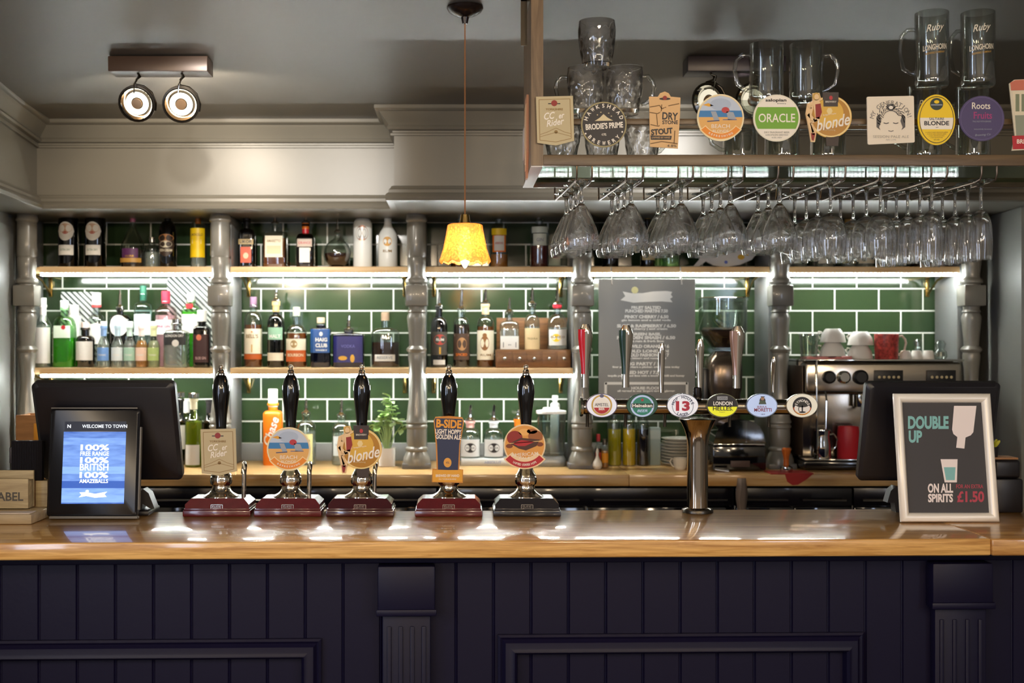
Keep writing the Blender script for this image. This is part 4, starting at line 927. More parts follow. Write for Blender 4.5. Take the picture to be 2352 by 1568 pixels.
tall(2234, .11, SHZ + .0005, 'tall glass tankard of the bottom row behind the purple round clip', 2.2, TX_)
tall(2140, .11, SHZ + .2151, 'tall printed glass tankard on the top row, left one of two', 2.5, TX_)
tall(2246, .11, SHZ + .2151 + .0, 'tall printed glass tankard on the top row at far right', 2.15, TX_)
# ---------------------------------------------------------------- pump clips along the gallery rail
DCL = DR - .015
names = {'cc': 'beige shield-shaped clip with white script on the rack rail, leftmost', 'hawk': 'round black clip with mountain emblem on the rack rail', 'dry': 'tan dry stone wall clip with black stout lettering on the rack rail',
         'beach': 'round beach scene clip with orange banner on the rack rail', 'oracle': 'round cream clip with broad green band on the rack rail', 'blonde': 'golden round clip with seated woman cutout on the rack rail',
         'gen': 'square cream clip with drawn face and hair on the rack rail', 'salt': 'yellow oval clip with white band on the rack rail', 'roots': 'round purple clip with white and pink words on the rack rail', 'end': 'red and cream glass-shaped clip cut off by the right edge'}
refc = {'cc': (1275, 277), 'hawk': (1387, 286), 'dry': (1527, 278), 'beach': (1655, 270), 'oracle': (1784, 271), 'blonde': (1905, 270), 'gen': (2046, 276), 'salt': (2151, 275), 'roots': (2255, 272), 'end': (2371, 262)}
for k, lab in names.items():
    p = W(refc[k][0], refc[k][1], DCL); t = thing('beer_clip', lab, 'pump clip', p, 0, 'pump clips on the rack rail')
    clip(t, k, DCL, None, refc[k])
    zr = Z(278, DR) - p.z
    one(bx(-.006, .006, .0042, DR + .0078 - DCL, zr - .006, zr + .006, .001), BLKPL, 'rear_hook', t)
# clips fixed to the rack's left end, seen edge-on
for i, (y, pz0, pz1, c, lab) in enumerate([(.16, 225, 410, '#c98f6a', 'orange tan clip seen edge-on at the left end of the rack'), (.27, 290, 375, '#a89a94', 'grey clip seen edge-on at the left end of the rack')]):
    D = DR + y; x = RX0 - .034 - .0006; z0, z1 = Z(pz1, D), Z(pz0, D); hh = (z1 - z0)
    o = thing('beer_clip', lab, 'pump clip', (x, D, z0 + hh / 2), 0, 'clips on the rack end')
    pts = [(-.05, hh / 2), (.05, hh / 2), (.056, 0), (.03, -hh / 2), (-.012, -hh / 2), (-.05, -hh * .2)]
    v, f = prism(pts, 0, .006); one(([Vector((-p.y, p.x, p.z)) for p in v], f), mat(c, .6), 'clip_plate', o, sharp=0)
    v, f = prism([(a * .8, b * .8) for a, b in pts], 0, .0015); one(([Vector((-p.y - .0061, p.x, p.z)) for p in v], f), mat('#e3b98c' if i == 0 else '#cfc6c0', .6), 'clip_face', o, sharp=0)
# ================================================================ tills
def rr_outline(x0, x1, z0, z1, r, n=6):
    o = []
    for cx_, cz_, a0 in ((x1 - r, z1 - r, 0), (x0 + r, z1 - r, 90), (x0 + r, z0 + r, 180), (x1 - r, z0 + r, 270)):
        for i in range(n + 1): a = R(a0 + 90 * i / n); o.append((cx_ + r * math.cos(a), cz_ + r * math.sin(a)))
    return o
TILL = mat('#17151a', .38, 0, 'till plastic', bump=.05, bscale=500); TILLG = mat('#0c0b10', .3, 0, 'till bezel'); GREYPL = mat('#6b6862', .45, 0, 'grey plastic')
def slab(outline, th, bev=.006):
    v, f = prism(outline, 0, th); n = len(outline)
    cx_ = sum(p[0] for p in outline) / n; cz_ = sum(p[1] for p in outline) / n
    inn = [(cx_ + (x - cx_) * (1 - bev / abs(max(.05, abs(x - cx_)))), cz_ + (z - cz_) * (1 - bev / max(.05, abs(z - cz_)))) for x, z in outline]
    v = [Vector((x, -bev, z)) for x, z in inn] + [Vector((x, 0, z)) for x, z in outline] + [Vector((x, th, z)) for x, z in outline]
    f = [list(range(n)), list(range(3 * n - 1, 2 * n - 1, -1))]
    for a in (0, n): f += [[a + i + n, a + (i + 1) % n + n, a + (i + 1) % n, a + i] for i in range(n)]
    return v, f
# left till: monitor leaning to the customers, customer display in front
D0 = 3.66; s = D0 / FOC; px0 = 262
t = thing('till', 'black till at left whose customer screen shows blue planks and white words', 'till', (X(px0, D0), D0, BAR_Z))
zb_, zt_ = Z(1103, 3.66) - BAR_Z, Z(880, 3.54) - BAR_Z; ln = math.hypot(zt_ - zb_, .11)
M = Matrix.Translation((0, .02, zb_)) @ Matrix.Rotation(R(20), 4, 'X')
one(xf(slab(rr_outline(X(95, 3.66) - X(px0, D0), X(417, 3.66) - X(px0, D0), 0, ln, .016), .022, .01), M), TILL, 'monitor', t, sharp=40)
b = MB(); b.add(bx(-.06, .06, .005, .05, .012, zb_ + .1, .006), TILL); b.add(bx(-.12, .12, -.06, .075, 0, .014, .004), TILL); b.build('stand', t)
b = MB(); fx0 = X(340, 3.68) - X(px0, D0); b.add(prism([(fx0 - .03, .0), (fx0 - .012, .0), (fx0 - .006, .03), (fx0 + .02, .014), (fx0 + .03, .016), (fx0 + .012, .062), (fx0 - .005, .075), (fx0 - .03, .05)], -.02, .03), mat('#3a3634', .4)); b.build('side_foot', t)
D1 = 3.535; wdt = (X(318, D1) - X(110, D1)); zl = Z(938, 3.565) - BAR_Z; lean = R(-6.5)
M = Matrix.Translation((X(211, D1) - X(px0, D0), D1 - D0, .006)) @ Matrix.Rotation(lean, 4, 'X')
L_ = zl / math.cos(lean)
o = slab(rr_outline(-wdt / 2, wdt / 2, 0, L_ - .006, .012), .02, .006)
cd = MB().add(o, TILLG).build('customer_display', t, sharp=40); cd.matrix_local = M
one(bx(-wdt / 2 + .01, wdt / 2 + .004, -.012, .012, -.0055, .003, .003), GREYPL, 'display_foot', cd)
one(bx(wdt / 2 + .0005, wdt / 2 + .006, -.004, .012, .02, L_ - .06, .002), GREYPL, 'side_trim', cd)
one(bx(-wdt / 2 + .004, wdt / 2 - .006, -.0095, -.0062, L_ - .0075, L_ - .0035, .001), GREYPL, 'top_trim', cd)
sx0, sx1 = (138 - 208) * D1 / FOC, (282 - 208) * D1 / FOC
def sy(py): return (1190 - py) * D1 / FOC / math.cos(lean) - .004
def screen_mat():
    m, nt, b = new_mat('lit screen'); tc = nt.nodes.new('ShaderNodeTexCoord'); sp = nt.nodes.new('ShaderNodeSeparateXYZ')
    nt.links.new(tc.outputs['Object'], sp.inputs[0])
    mul = nt.nodes.new('ShaderNodeMath'); mul.operation = 'MULTIPLY'; mul.inputs[1].default_value = 48; nt.links.new(sp.outputs['Z'], mul.inputs[0])
    fl = nt.nodes.new('ShaderNodeMath'); fl.operation = 'FLOOR'; nt.links.new(mul.outputs[0], fl.inputs[0])
    wn = nt.nodes.new('ShaderNodeTexWhiteNoise'); wn.noise_dimensions = '1D'; nt.links.new(fl.outputs[0], wn.inputs['W'])
    mp = nt.nodes.new('ShaderNodeMapping'); mp.inputs['Scale'].default_value = (12, 1, 70); nt.links.new(tc.outputs['Object'], mp.inputs[0])
    no = nt.nodes.new('ShaderNodeTexNoise'); no.inputs['Scale'].default_value = 1.6; no.inputs['Detail'].default_value = 5; nt.links.new(mp.outputs[0], no.inputs[0])
    ad = nt.nodes.new('ShaderNodeMath'); ad.operation = 'ADD'; nt.links.new(wn.outputs[0], ad.inputs[0]); nt.links.new(no.outputs['Fac'], ad.inputs[1])
    hf = nt.nodes.new('ShaderNodeMath'); hf.operation = 'MULTIPLY'; hf.inputs[1].default_value = .5; nt.links.new(ad.outputs[0], hf.inputs[0])
    rp = nt.nodes.new('ShaderNodeValToRGB'); e = rp.color_ramp.elements
    e[0].position = .3; e[0].color = lin('#2557b0'); e[1].position = .72; e[1].color = lin('#86b0f5'); nt.links.new(hf.outputs[0], rp.inputs[0])
    b.inputs['Base Color'].default_value = (0.01, .01, .01, 1); nt.links.new(rp.outputs[0], b.inputs['Emission Color']); b.inputs['Emission Strength'].default_value = 1.1; b.inputs['Roughness'].default_value = .5
    return m
one(bx(sx0, sx1, -.0068, -.0062, sy(1157), sy(993)), screen_mat(), 'screen', cd, sharp=0, label='lit blue screen picture')
SW = emitter('screen white', '#f4f8ff', 1.5); SD = emitter('screen dark', '#0b1c33', .6)
A = Art(208, 1190, D1 / FOC); off = -.0069
A.rect(140, 968, 282, 990, SD, 0)
A.text('WELCOME TO TOWN', 232, 979, 104, 8, SW, 0, .02); A.text('N', 150, 979, 8, 8, SW, 0, .03)
for y, w, s_, h, bold in ((1028, 66, '100%', 14, .035), (1042, 66, 'FREE RANGE', 10, .02), (1057, 66, '100%', 14, .035), (1073, 66, 'BRITISH', 16, .02), (1091, 66, '100%', 14, .035), (1105, 66, 'AMAZEBALLS', 9, .02)): A.text(s_, 211, y, w, h, SW, 0, bold)
A.poly([(179, 1131), (195, 1130), (215, 1134), (243, 1129), (237, 1135), (242, 1141), (215, 1143), (195, 1139), (178, 1142), (184, 1136)], SW, 0); A.ell(197, 1128, 4, 3, SW, 0, 14)
for nm, mbx in (('screen_picture', A.a), ('screen_words', A.t)):
    mbx.v = [Vector((p.x, off, p.z - .004)) for p in mbx.v]; mbx.build(nm, cd, sharp=0, fix=False)
# right till: plain dark monitor back
D0 = 3.70; t = thing('till', 'black till at right with plain monitor back behind the framed drinks sign', 'till', (X(2140, D0), D0, BAR_Z))
zb_, zt_ = Z(1104, 3.70) - BAR_Z, Z(880, 3.62) - BAR_Z; ln = math.hypot(zt_ - zb_, .085)
M = Matrix.Translation((0, .01, zb_)) @ Matrix.Rotation(R(15), 4, 'X')
one(xf(slab(rr_outline(X(1972, D0) - X(2140, D0), X(2275, D0) - X(2140, D0), 0, ln, .014), .022, .01), M), TILL, 'monitor', t, sharp=40)
b = MB(); b.add(bx(-.05, .06, .0, .045, .012, zb_ + .1, .006), TILL); b.add(bx(-.1, .1, -.03, .05, 0, .014, .004), TILL); b.build('stand', t)
fx0 = X(2050, D0) - X(2140, D0); b = MB(); b.add(prism([(fx0 + .03, .0), (fx0 + .0, .0), (fx0 - .004, .03), (fx0 - .026, .03), (fx0 - .016, .065), (fx0 + .0, .08), (fx0 + .03, .05)], -.03, .01), mat('#2e2b2c', .4)); b.build('side_foot', t)
# ================================================================ framed drinks sign
D0 = 3.47; s = D0 / FOC; lean = R(-9.5); t = thing('framed_sign', 'silver framed drinks sign leaning on the bar, double up on all spirits', 'sign', (X(2180, D0), D0, BAR_Z + .0012), 0)
t.rotation_euler = (lean, 0, 0)
Wd, Ht = 226 * s / 2, 296 * s
FRM = mat('#f2ece0', .32, .1, 'silver frame')
prof = [(0, 0), (0, -.008), (.003, -.013), (.009, -.0165), (.015, -.0165), (.021, -.012), (.026, -.004), (.026, 0)]
v = []; f = []
cs = [(-Wd, 0, 1, 1), (Wd, 0, -1, 1), (Wd, Ht, -1, -1), (-Wd, Ht, 1, -1)]
for x, z, mx, mz in cs:
    for o_, d in prof: v.append(Vector((x + mx * o_, d, z + mz * o_)))
k = len(prof)
for i in range(4):
    for j in range(k): a = i; b_ = (i + 1) % 4; f.append([a * k + j, a * k + (j + 1) % k, b_ * k + (j + 1) % k, b_ * k + j])
one((v, f), FRM, 'frame', t, sharp=50)
SGN = mat('#464445', .5, 0, 'poster grey', spec=.2)
pn = one(bx(-Wd + .020, Wd - .020, -.003, .004, .020, Ht - .020), SGN, 'poster', t, sharp=0)
one(bx(-.02, .02, .0045, .0065, .1, .32), BLKPL, 'back_strut', t)
PINKW = mat('#f0e4e0', .5); TURQ = mat('#7fb9b6', .5); SRED = mat('#b23a4c', .5)
def smap(p): return ((p[0] - (2180.5 - (1197 - p[1]) * .0592)) * s * 1.005, (1197 - p[1]) * s * 1.025)
A = Art(0, 0, s, map=smap)
A.poly([(2193, 936), (2245, 936), (2237, 996), (2231, 1003), (2219, 1008), (2216, 1033), (2197, 1031), (2200, 1007), (2191, 1000), (2188, 990)], PINKW, 1)
A.poly([(2161, 1057), (2200, 1057), (2198, 1109), (2170, 1109)], PINKW, 1); A.poly([(2168, 1075), (2195, 1075), (2193, 1104), (2173, 1104)], TURQ, 2)
A.text('DOUBLE', 2133, 974, 94, 30, TURQ, 2, .045); A.text('UP', 2103, 1006, 31, 28, TURQ, 2, .045)
A.text('ON ALL', 2160, 1122, 58, 21, PINKW, 2, .04); A.text('SPIRITS', 2160, 1144, 57, 19, PINKW, 2, .04)
A.text('FOR AN EXTRA', 2227, 1118, 62, 9, SRED, 2, .01); A.text('£1.50', 2229, 1141, 62, 25, SRED, 2, .035)
for m_ in (A.a, A.t): m_.v = [Vector((p.x, p.y - .003, p.z)) for p in m_.v]
A.done(pn)
# ================================================================ things at the bar's left and right ends
BOXW = wood('crate wood', '#8d7a5a', '#b8a680', 'X', 8, .6); BOXD = wood('crate wood dark', '#8a5e38', '#b07c4a', 'X', 8, .6)
D = 3.50
t = thing('wooden_box', 'open wooden box with dark stencilled lettering at the left end of the bar', 'box', (X(-20, D), D, BAR_Z + .0))
s = D / FOC; x1 = (56 + 20) * s; zt_ = Z(1102, D) - BAR_Z
b = MB(); b.add(bx(-.1, x1, .03, .042, .031, zt_, .002), BOXW); b.build('front_panel', t)
b = MB(); b.add(bx(x1 - .012, x1, .0425, .0745, .031, zt_ - .005, .002), BOXW); b.build('side_panel', t)
b = MB(); b.add(bx(-.1, x1, .075, .085, .031, zt_ + .02, .002), BOXW); b.build('back_panel', t)
b = MB(); b.add(bx(-.1, x1 - .0125, .0425, .0745, .031, .04), BOXW); b.build('bottom_panel', t)
A = Art(-20, 0, s); v, f, _ = glyphs('LABEL', .02); q = [Vector(((16 + 20 - 7 + (a) * 72) * s * 1.0 , .0294, Z(1143, D) - BAR_Z + b_ * 20 * s)) for a, b_ in v]
MB().add((q, f), mat('#4a4640', .6)).build('lettering', t, sharp=0, fix=False)
t = thing('menu_board_stack', 'flat pale wooden board lying under the lettered box at the left end', 'board', (X(-20, 3.43), 3.43, BAR_Z))
one(bx(-.15, X(72, 3.43) - X(-20, 3.43), 0, .235, .0002, .028, .003), wood('pale board', '#8f7c5e', '#b39e78', 'X', 8, .5), 'wooden_board', t)
one(bx(-.15, X(66, 3.43) - X(-20, 3.43), .006, .06, .0282, .0305, .001), mat('#d9c9b8', .6), 'paper_card', t)
D = 3.592; t = thing('wooden_post_box', 'narrow upright wooden box beside the till at left', 'box', (X(80, D), D, BAR_Z)); s = D / FOC
b = MB(); b.add(bx(-24 * s, -.2 * s, .01, .05, 0, Z(1104, D) - BAR_Z, .002), BOXD); b.build('left_half', t)
b = MB(); b.add(bx(0, 28 * s, .004, .05, 0, Z(1104, D) - BAR_Z, .002), BOXW); b.build('right_half', t)
D = 3.603; t = thing('napkin_holder', 'black ribbed holder standing on the narrow wooden box left of the till', 'holder', (X(72, D), D, BAR_Z)); s = D / FOC
z0 = Z(1104, 3.592) - BAR_Z + .0006; z1 = Z(1012, D) - BAR_Z
b = MB(); n = 18; o_ = []
for i in range(n + 1):
    x = (-45 + 70 * i / n) * s; o_ += [(x, 0), (x + 1.2 * s, -.006)]
o_ += [((25) * s, .017), (-45 * s, .017)]
v = [Vector((x, y, z)) for z in (z0, z1) for x, y in o_]; k = len(o_)
b.add((v, [list(range(k))[::-1], list(range(k, 2 * k))] + [[i, (i + 1) % k, (i + 1) % k + k, i + k] for i in range(k)]), mat('#1b1920', .6)); b.build('ribbed_body', t, sharp=20)
one(bx(-51 * s, -45.5 * s, .0, .016, z0 + .05, z1 - .02, .002), mat('#2a2730', .5), 'side_clip', t)
D = 4.992; t = thing('wooden_crate', 'small wooden crate with orange card on the back counter at far left', 'crate', (X(92, D), D, BACK_Z)); s = D / FOC
h1 = Z(953, D) - BACK_Z; b = MB(); w = 56 * s
for (a, b0, c, d_) in ((-w, w, 0, .012), (-w, w, .138, .15)): b.add(bx(a, b0, c, d_, 0, h1, .002), BOXD)
for (a, b0) in ((-w, -w + .012), (w - .012, w)): b.add(bx(a, b0, .0121, .1379, 0, h1 - .002, .002), BOXD)
b.add(bx(-w + .0121, w - .0121, .0121, .1379, .0, .01), BOXD); b.build('crate_walls', t)
one(bx(-14 * s, 16 * s, -.004, -.0002, Z(1010, D) - BACK_Z, Z(972, D) - BACK_Z, .001), mat('#e09a2c', .5), 'orange_card', t)
D = 3.66; t = thing('receipt_printer', 'dark receipt printer at the right end of the bar behind the framed sign', 'printer', (X(2318, D), D, BAR_Z)); s = D / FOC
h1 = Z(1052, D) - BAR_Z
b = MB(); b.add(bx(-30 * s, 33 * s, 0, .11, 0, h1 * .62, .006), TILL); b.build('body', t)
b = MB(); b.add(bx(-30 * s, 30 * s, .008, .11, h1 * .6205, h1 - .006, .01, 3), TILL); b.build('cover', t)
one(bx(-30 * s, 28 * s, .02, .09, h1 - .0058, h1, .001), mat('#a87a52', .5), 'top_plate', t)
t = thing('small_plant_pot', 'tiny dark pot with yellow-green sprig on the printer beside the sign', 'plant', (X(2297, D), D + .05, BAR_Z + h1 + .0004))
one(lathe([(.0, 0), (.014, 0), (.017, .03), (.015, .03), (.013, .004), (0, .004)], 18), TILL, 'pot', t)
b = MB()
for i in range(9):
    a = i * 2.4; l_ = .02 + .006 * (i % 3); b.add(xf(ball(0, 0, l_ * .5, .006, .002, l_ * .5, 8, 5), Matrix.Translation((0, 0, .026)) @ Matrix.Rotation(a, 4, 'Z') @ Matrix.Rotation(.55 + .15 * (i % 2), 4, 'Y')), mat('#b9b833', .5))
b.build('sprig', t)
# ================================================================ bottles
def bend_patch(R_, ky, n, w, z0, z1, m, name, parent, segs=14, eps=.0009, oval=False):
    """label wrapped on the bottle's front"""
    v, f = [], []
    half = min(.98, w / 2 / R_)
    for k in range(segs + 1):
        x = R_ * half * (-1 + 2 * k / segs); u = abs(x) / R_
        y = -ky * R_ * max(0, (1 - u ** n)) ** (1 / n) - eps
        e = math.sqrt(max(.0004, 1 - (-1 + 2 * k / segs) ** 2)) if oval else 1; zm, zh = (z0 + z1) / 2, (z1 - z0) / 2
        for z in (zm - zh * e, zm + zh * e): v.append(Vector((x, y, z)))
    for k in range(segs): f.append([2 * k, 2 * k + 2, 2 * k + 3, 2 * k + 1])
    return MB().add((v, f), m).build(name, parent, fix=False)
def wrap_art(o, pts_faces, R_, ky, n, eps):
    v, f = pts_faces; q = []
    for x, z in v:
        u = min(.985, abs(x) / R_); q.append(Vector((x, -ky * R_ * max(0, (1 - u ** n)) ** (1 / n) - eps, z)))
    return q, f
BG = [0]
def bottle(label, px, w, top, base, D, zb, sh, nk, nw, glass=BOT, n=2.0, ky=1.0, fill=None, labels=(), prints=(), cap=None, pour=None, shape='spirit', group=None, name='spirit_bottle', foil=None, cat='bottle', px_x=None):
    """px: centre, w: width, top/base: y of mouth and base, sh/nk: y of shoulder and neck start, nw: neck width (all photo px)
    fill (colour material, y level); labels [(y0, y1, w, mat)]; prints [(kind, ...)]; cap (mat, y0, y1, w); pour: y of the pourer tip"""
    s = D / FOC; t = thing(name, label, cat, (X(px, D), D, zb + .0003), 0, group); r = w / 2 * s
    def zz(y): return (base - y) * s
    hb, hs, hn, ht = 0, zz(sh), zz(nk), zz(top); nr = nw / 2 * s
    P = [(0, .0)] if False else []
    P += [(r * .88, 0), (r * .97, .002), (r, .006)]
    if shape == 'globe':
        hc = hs; P = [(r * .45, 0), (r * .6, .003)]
        for k in range(1, 12):
            a = -PI / 2 + PI * (k / 12 * .93 + .04); z = hs * .5 + hs * .5 * math.sin(a); 
            P.append((max(nr, r * math.cos(a)), z)) if z > .004 else None
        P += [(nr, hn)]
    elif shape == 'onion':
        P = [(r * .75, 0), (r * .9, .004), (r, hs * .35), (r * .98, hs * .6), (r * .86, hs * .85), (r * .6, hs * 1.05), (nr * 1.25, hs * 1.3), (nr, hn)]
    elif shape == 'wine':
        P += [(r, hs)] + [(nr + (r - nr) * (1 - math.sin(q * PI / 2)), hs + (hn - hs) * (1 - math.cos(q * PI / 2)) ** .9) for q in (.15, .3, .5, .7, .85)] + [(nr, hn)]
    elif shape == 'taper':
        P += [(r, hs)] + [(nr + (r - nr) * (.5 + .5 * math.cos(q * PI)), hs + (hn - hs) * q) for q in (.15, .3, .45, .6, .75, .9)] + [(nr, hn)]
    else:
        P += [(r, hs)] + [(nr + (r - nr) * math.cos(q * PI / 2), hs + (hn - hs) * math.sin(q * PI / 2) ** 1.0) for q in (.2, .4, .6, .8, .93)] + [(nr, hn)]
    if n > 2.5:
        P = P[:-1]
        q = [(a, b) for a, b in P if b <= hs + (hn - hs) * .95]; P = q
    Pn = [(nr, hn), (nr, ht - .012), (nr * 1.22, ht - .011), (nr * 1.22, ht - .003), (nr * 1.1, ht)]
    if n > 2.5:
        b = MB(); b.add(lathe(P + [(nr * 1.02, hn)], 40, n=n, ky=ky), glass); b.add(lathe([(a, z + (.0003 if i == 0 else 0)) for i, (a, z) in enumerate(Pn)], 24), glass)
    else:
        b = MB(); b.add(lathe(P + Pn[1:], 32, ky=ky), glass)
    body = b.build('glass_body', t, sharp=40)
    if fill:
        m, yl = fill; zl = zz(yl); q = [(a * .93, max(.003, z)) for a, z in P if z < zl]
        if len(q) < 2: q = [(r * .9, .003), (r * .93, .006)]
        last = q[-1]
        # radius at the level
        rr = last[0]
        for (a0, z0), (a1, z1) in zip(P, P[1:]):
            if z0 <= zl <= z1 and z1 > z0: rr = .93 * (a0 + (a1 - a0) * (zl - z0) / (z1 - z0))
        q.append((rr, zl))
        one(lathe(q, 32, n=n, ky=ky), m, 'liquid', t, sharp=40)
    nn = n if n > 2.5 else 2
    for i, (y0, y1, lw_, m, *sh_) in enumerate(labels):
        lb = bend_patch(r, ky, nn, lw_ * s, zz(y1), zz(y0), m, 'label', t, eps=.0009 + .0004 * i, oval=bool(sh_))
        for kind, *a in [p[1:] for p in prints if p[0] == i]:
            mb = MB()
            if kind == 'text':
                st_, cy, tw, th, tm = a[:5]; v, f, _ = glyphs(st_, a[5] if len(a) > 5 else .02); ox = a[6] if len(a) > 6 else 0
                mb.add(wrap_art(None, ([((x * tw + ox) * s, zz(cy) + y * th * s) for x, y in v], f), r, ky, nn, .0016 + .0004 * i), tm); nm = 'lettering'
            else:
                ox, cy, rx_, ry_, tm = a[:5]; pts = circ(0, 0, rx_, ry_, 24)
                if kind == 'rect': pts = [(-rx_, -ry_), (rx_, -ry_), (rx_, ry_), (-rx_, ry_)]
                v = [((ox + x) * s, zz(cy) + y * s) for x, y in pts] + [(ox * s, zz(cy))]
                mb.add(wrap_art(None, (v, [[k, (k + 1) % len(pts), len(pts)] for k in range(len(pts))]), r, ky, nn, .0013 + .0004 * i), tm); nm = 'emblem'
            mb.build(nm, lb, sharp=0, fix=False)
    if foil:
        m, y0, y1 = foil; one(lathe([(nr * 1.06, zz(y1)), (nr * 1.06, min(ht - .0125, zz(y0))), (nr * 1.26, min(ht - .0118, zz(y0) + .0005)), (nr * 1.26, ht), (0, ht + .001)] if zz(y0) > ht - .02 else [(nr * 1.06, zz(y1)), (nr * 1.06, zz(y0))], 24, caps=zz(y0) > ht - .02), m, 'neck_wrap', t)
    if cap:
        m, y0, y1, cw = cap; a, b_ = zz(y1), zz(y0); c = cw / 2 * s
        one(lathe([(nr * 1.24 if a < ht else c * .9, a), (c, a + .0005), (c, b_ - .002), (c * .9, b_), (0, b_)] if a >= ht - .015 else [(c, a), (c, b_ - .002), (c * .88, b_), (0, b_)], 24), m, 'cap', t)
    if pour:
        zt = zz(pour); h = ht
        b = MB(); b.add(lathe([(nr * .9, h + .0003), (nr * 1.35, h + .002), (nr * 1.3, h + .007), (nr * .8, h + .011), (nr * .55, h + .016), (0, h + .017)], 18), CHROME)
        L = max(.02, zt - h - .016)
        b.add(tube([(0, 0, h + .012), (0, -.001, h + .012 + L * .5), (.002, -.003, h + .016 + L)], nr * .5 + .0008, 10, nr * .22 + .0008), CHROME); b.build('pourer', t)
    return t
DGR = tglass((52, 92, 48), .03, .08); DGRN_G = tglass((30, 55, 30), .03, .08); BRN = tglass((70, 38, 18), .03, .08); DRK = tglass((20, 18, 16), .03, .1)
MGREEN = tglass((196, 236, 190), .03, .12); WGREEN = tglass((196, 208, 120), .03, .12); BLUEG = tglass((40, 70, 160), .03, .08); PALET = tglass((222, 242, 240), .03, .12); PINKG = tglass((253, 238, 240), .03, .12)
FROST = mat('#e8eae6', .35, 0, 'frosted white bottle'); L_AMB = liquid((150, 80, 20), .45); L_BR = liquid((62, 28, 12), .25); L_RED = liquid((120, 16, 24), .35); L_GRN = liquid((110, 196, 60), .5); L_OR = liquid((240, 160, 84), .45); L_YEL = liquid((255, 208, 6), .05); L_DK = liquid((22, 14, 18), .05); L_PINK = liquid((248, 216, 222), .6); L_CLR = liquid((236, 240, 238), .74); L_BLUE = liquid((20, 30, 120), .2); L_WHW = liquid((206, 212, 96), .45)
U, M_ = dict(D=5.385, zb=UP_Z), dict(D=5.385, zb=MID_Z)
UB, MBS = PY - (UP_Z - H) * FOC / 5.385, PY - (MID_Z - H) * FOC / 5.385     # photo y of the shelf tops at that depth
gu, gm, gb = 'bottles on the upper shelf', 'bottles on the lower shelf', 'bottles on the back counter'
kU = dict(base=UB, group=gu, **U); kM = dict(base=MBS, group=gm, **M_)
# --- upper shelf
for px, w, lab in ((157, 46, 'dark green vermouth bottle with round and square white labels, leftmost on the upper shelf'), (219, 48, 'green vermouth bottle with white round label, second from left on the upper shelf')):
    bottle(lab, px, w, 428, sh=520, nk=468, nw=15, glass=DGRN_G, fill=(liquid((34, 60, 24), .3), 500), labels=[(511, 554, 36, PAPER, 1), (564, 587, 34, PAPER)], prints=[(0, 'ell', 0, 526, 15, 11, mat('#c9a58a', .5)), (0, 'ell', 0, 536, 6, 3, RED), (1, 'text', 'EXTRA DRY', 575, 24, 5, mat('#7a8a7a', .5))], cap=(mat('#2c6a36', .4), 420, 440, 19), **kU)
bottle('round bellied clear bottle with pink neck and purple label on the upper shelf', 305, 58, 484, sh=545, nk=520, nw=12, shape='onion', fill=(liquid((80, 60, 40), .75), 575), labels=[(572, 600, 36, mat('#5a2a5c', .5)), (594, 604, 48, mat('#c89a4a', .4))], prints=[(0, 'text', 'LIQUEUR', 590, 20, 5, GOLD)], cap=(mat('#c9789a', .4), 476, 510, 13), **kU)
bottle('small clear bottle with chrome pourer, half hidden left of the dark cream liqueur', 349, 34, 556, sh=574, nk=562, nw=13, fill=(L_CLR, 580), cap=(CHROME, 545, 557, 15), **kU)
bottle('black cream liqueur bottle with orange oval label on the upper shelf', 385, 41, 476, sh=540, nk=508, nw=15, glass=DRK, fill=(L_DK, 530), labels=[(538, 590, 36, mat('#3a2a20', .5), 1)], prints=[(0, 'ell', 0, 548, 17, 9, mat('#c98a54', .5)), (0, 'ell', 0, 562, 14, 8, CREAM), (0, 'text', 'IRISH CREAM', 576, 28, 6, CREAM)], cap=(INK, 468, 490, 17), **kU)
bottle('clear bottle with bright yellow label, beside the second turned post on the upper shelf', 455, 35, 490, sh=523, nk=508, nw=13, fill=(L_CLR, 560), labels=[(525, 592, 33, YEL)], prints=[(0, 'text', 'LIMONCELLO', 540, 27, 6, BROWN), (0, 'rect', 0, 556, 10, 5, CREAM), (0, 'rect', 0, 585, 12, 3, mat('#d89a10', .5))], cap=(ORANGE, 498, 514, 13), pour=478, **kU)
bottle('black herbal liqueur bottle with red-orange label on the upper shelf', 567, 38, 506, sh=540, nk=525, nw=15, glass=DRK, n=6, ky=.7, fill=(L_DK, 540), labels=[(550, 562, 34, mat('#b8a070', .5)), (568, 604, 24, mat('#d8502a', .45))], prints=[(0, 'text', 'LIKOR', 556, 28, 7, INK), (1, 'ell', 0, 588, 6, 7, mat('#e8c0a0', .5))], cap=(INK, 496, 512, 17), **kU)
bottle('square amber decanter with large cream label on the upper shelf', 632, 54, 515, sh=536, nk=532, nw=14, n=7, ky=.8, fill=(L_AMB, 548), labels=[(543, 592, 40, CREAM)], prints=[(0, 'text', 'AMARETTO', 555, 32, 6, BROWN), (0, 'rect', 0, 575, 16, 9, mat('#d9c9a0', .5))], pour=484, **kU)
bottle('square brown orange-liqueur bottle with orange and red neck on the upper shelf', 702, 40, 514, sh=548, nk=536, nw=15, glass=BRN, n=6, ky=1, fill=(L_AMB, 552), labels=[(570, 604, 24, PAPER), (550, 568, 34, mat('#c9b8a8', .5))], prints=[(1, 'text', 'ORANGE', 559, 28, 6, RED)], cap=(ORANGE, 513, 526, 17), foil=(RED, 526, 536), pour=484, **kU)
bottle('round globe bottle half filled with dark liqueur on the upper shelf', 775, 62, 535, sh=548, nk=545, nw=12, shape='globe', fill=(L_BR, 582), labels=[], pour=504, **kU)
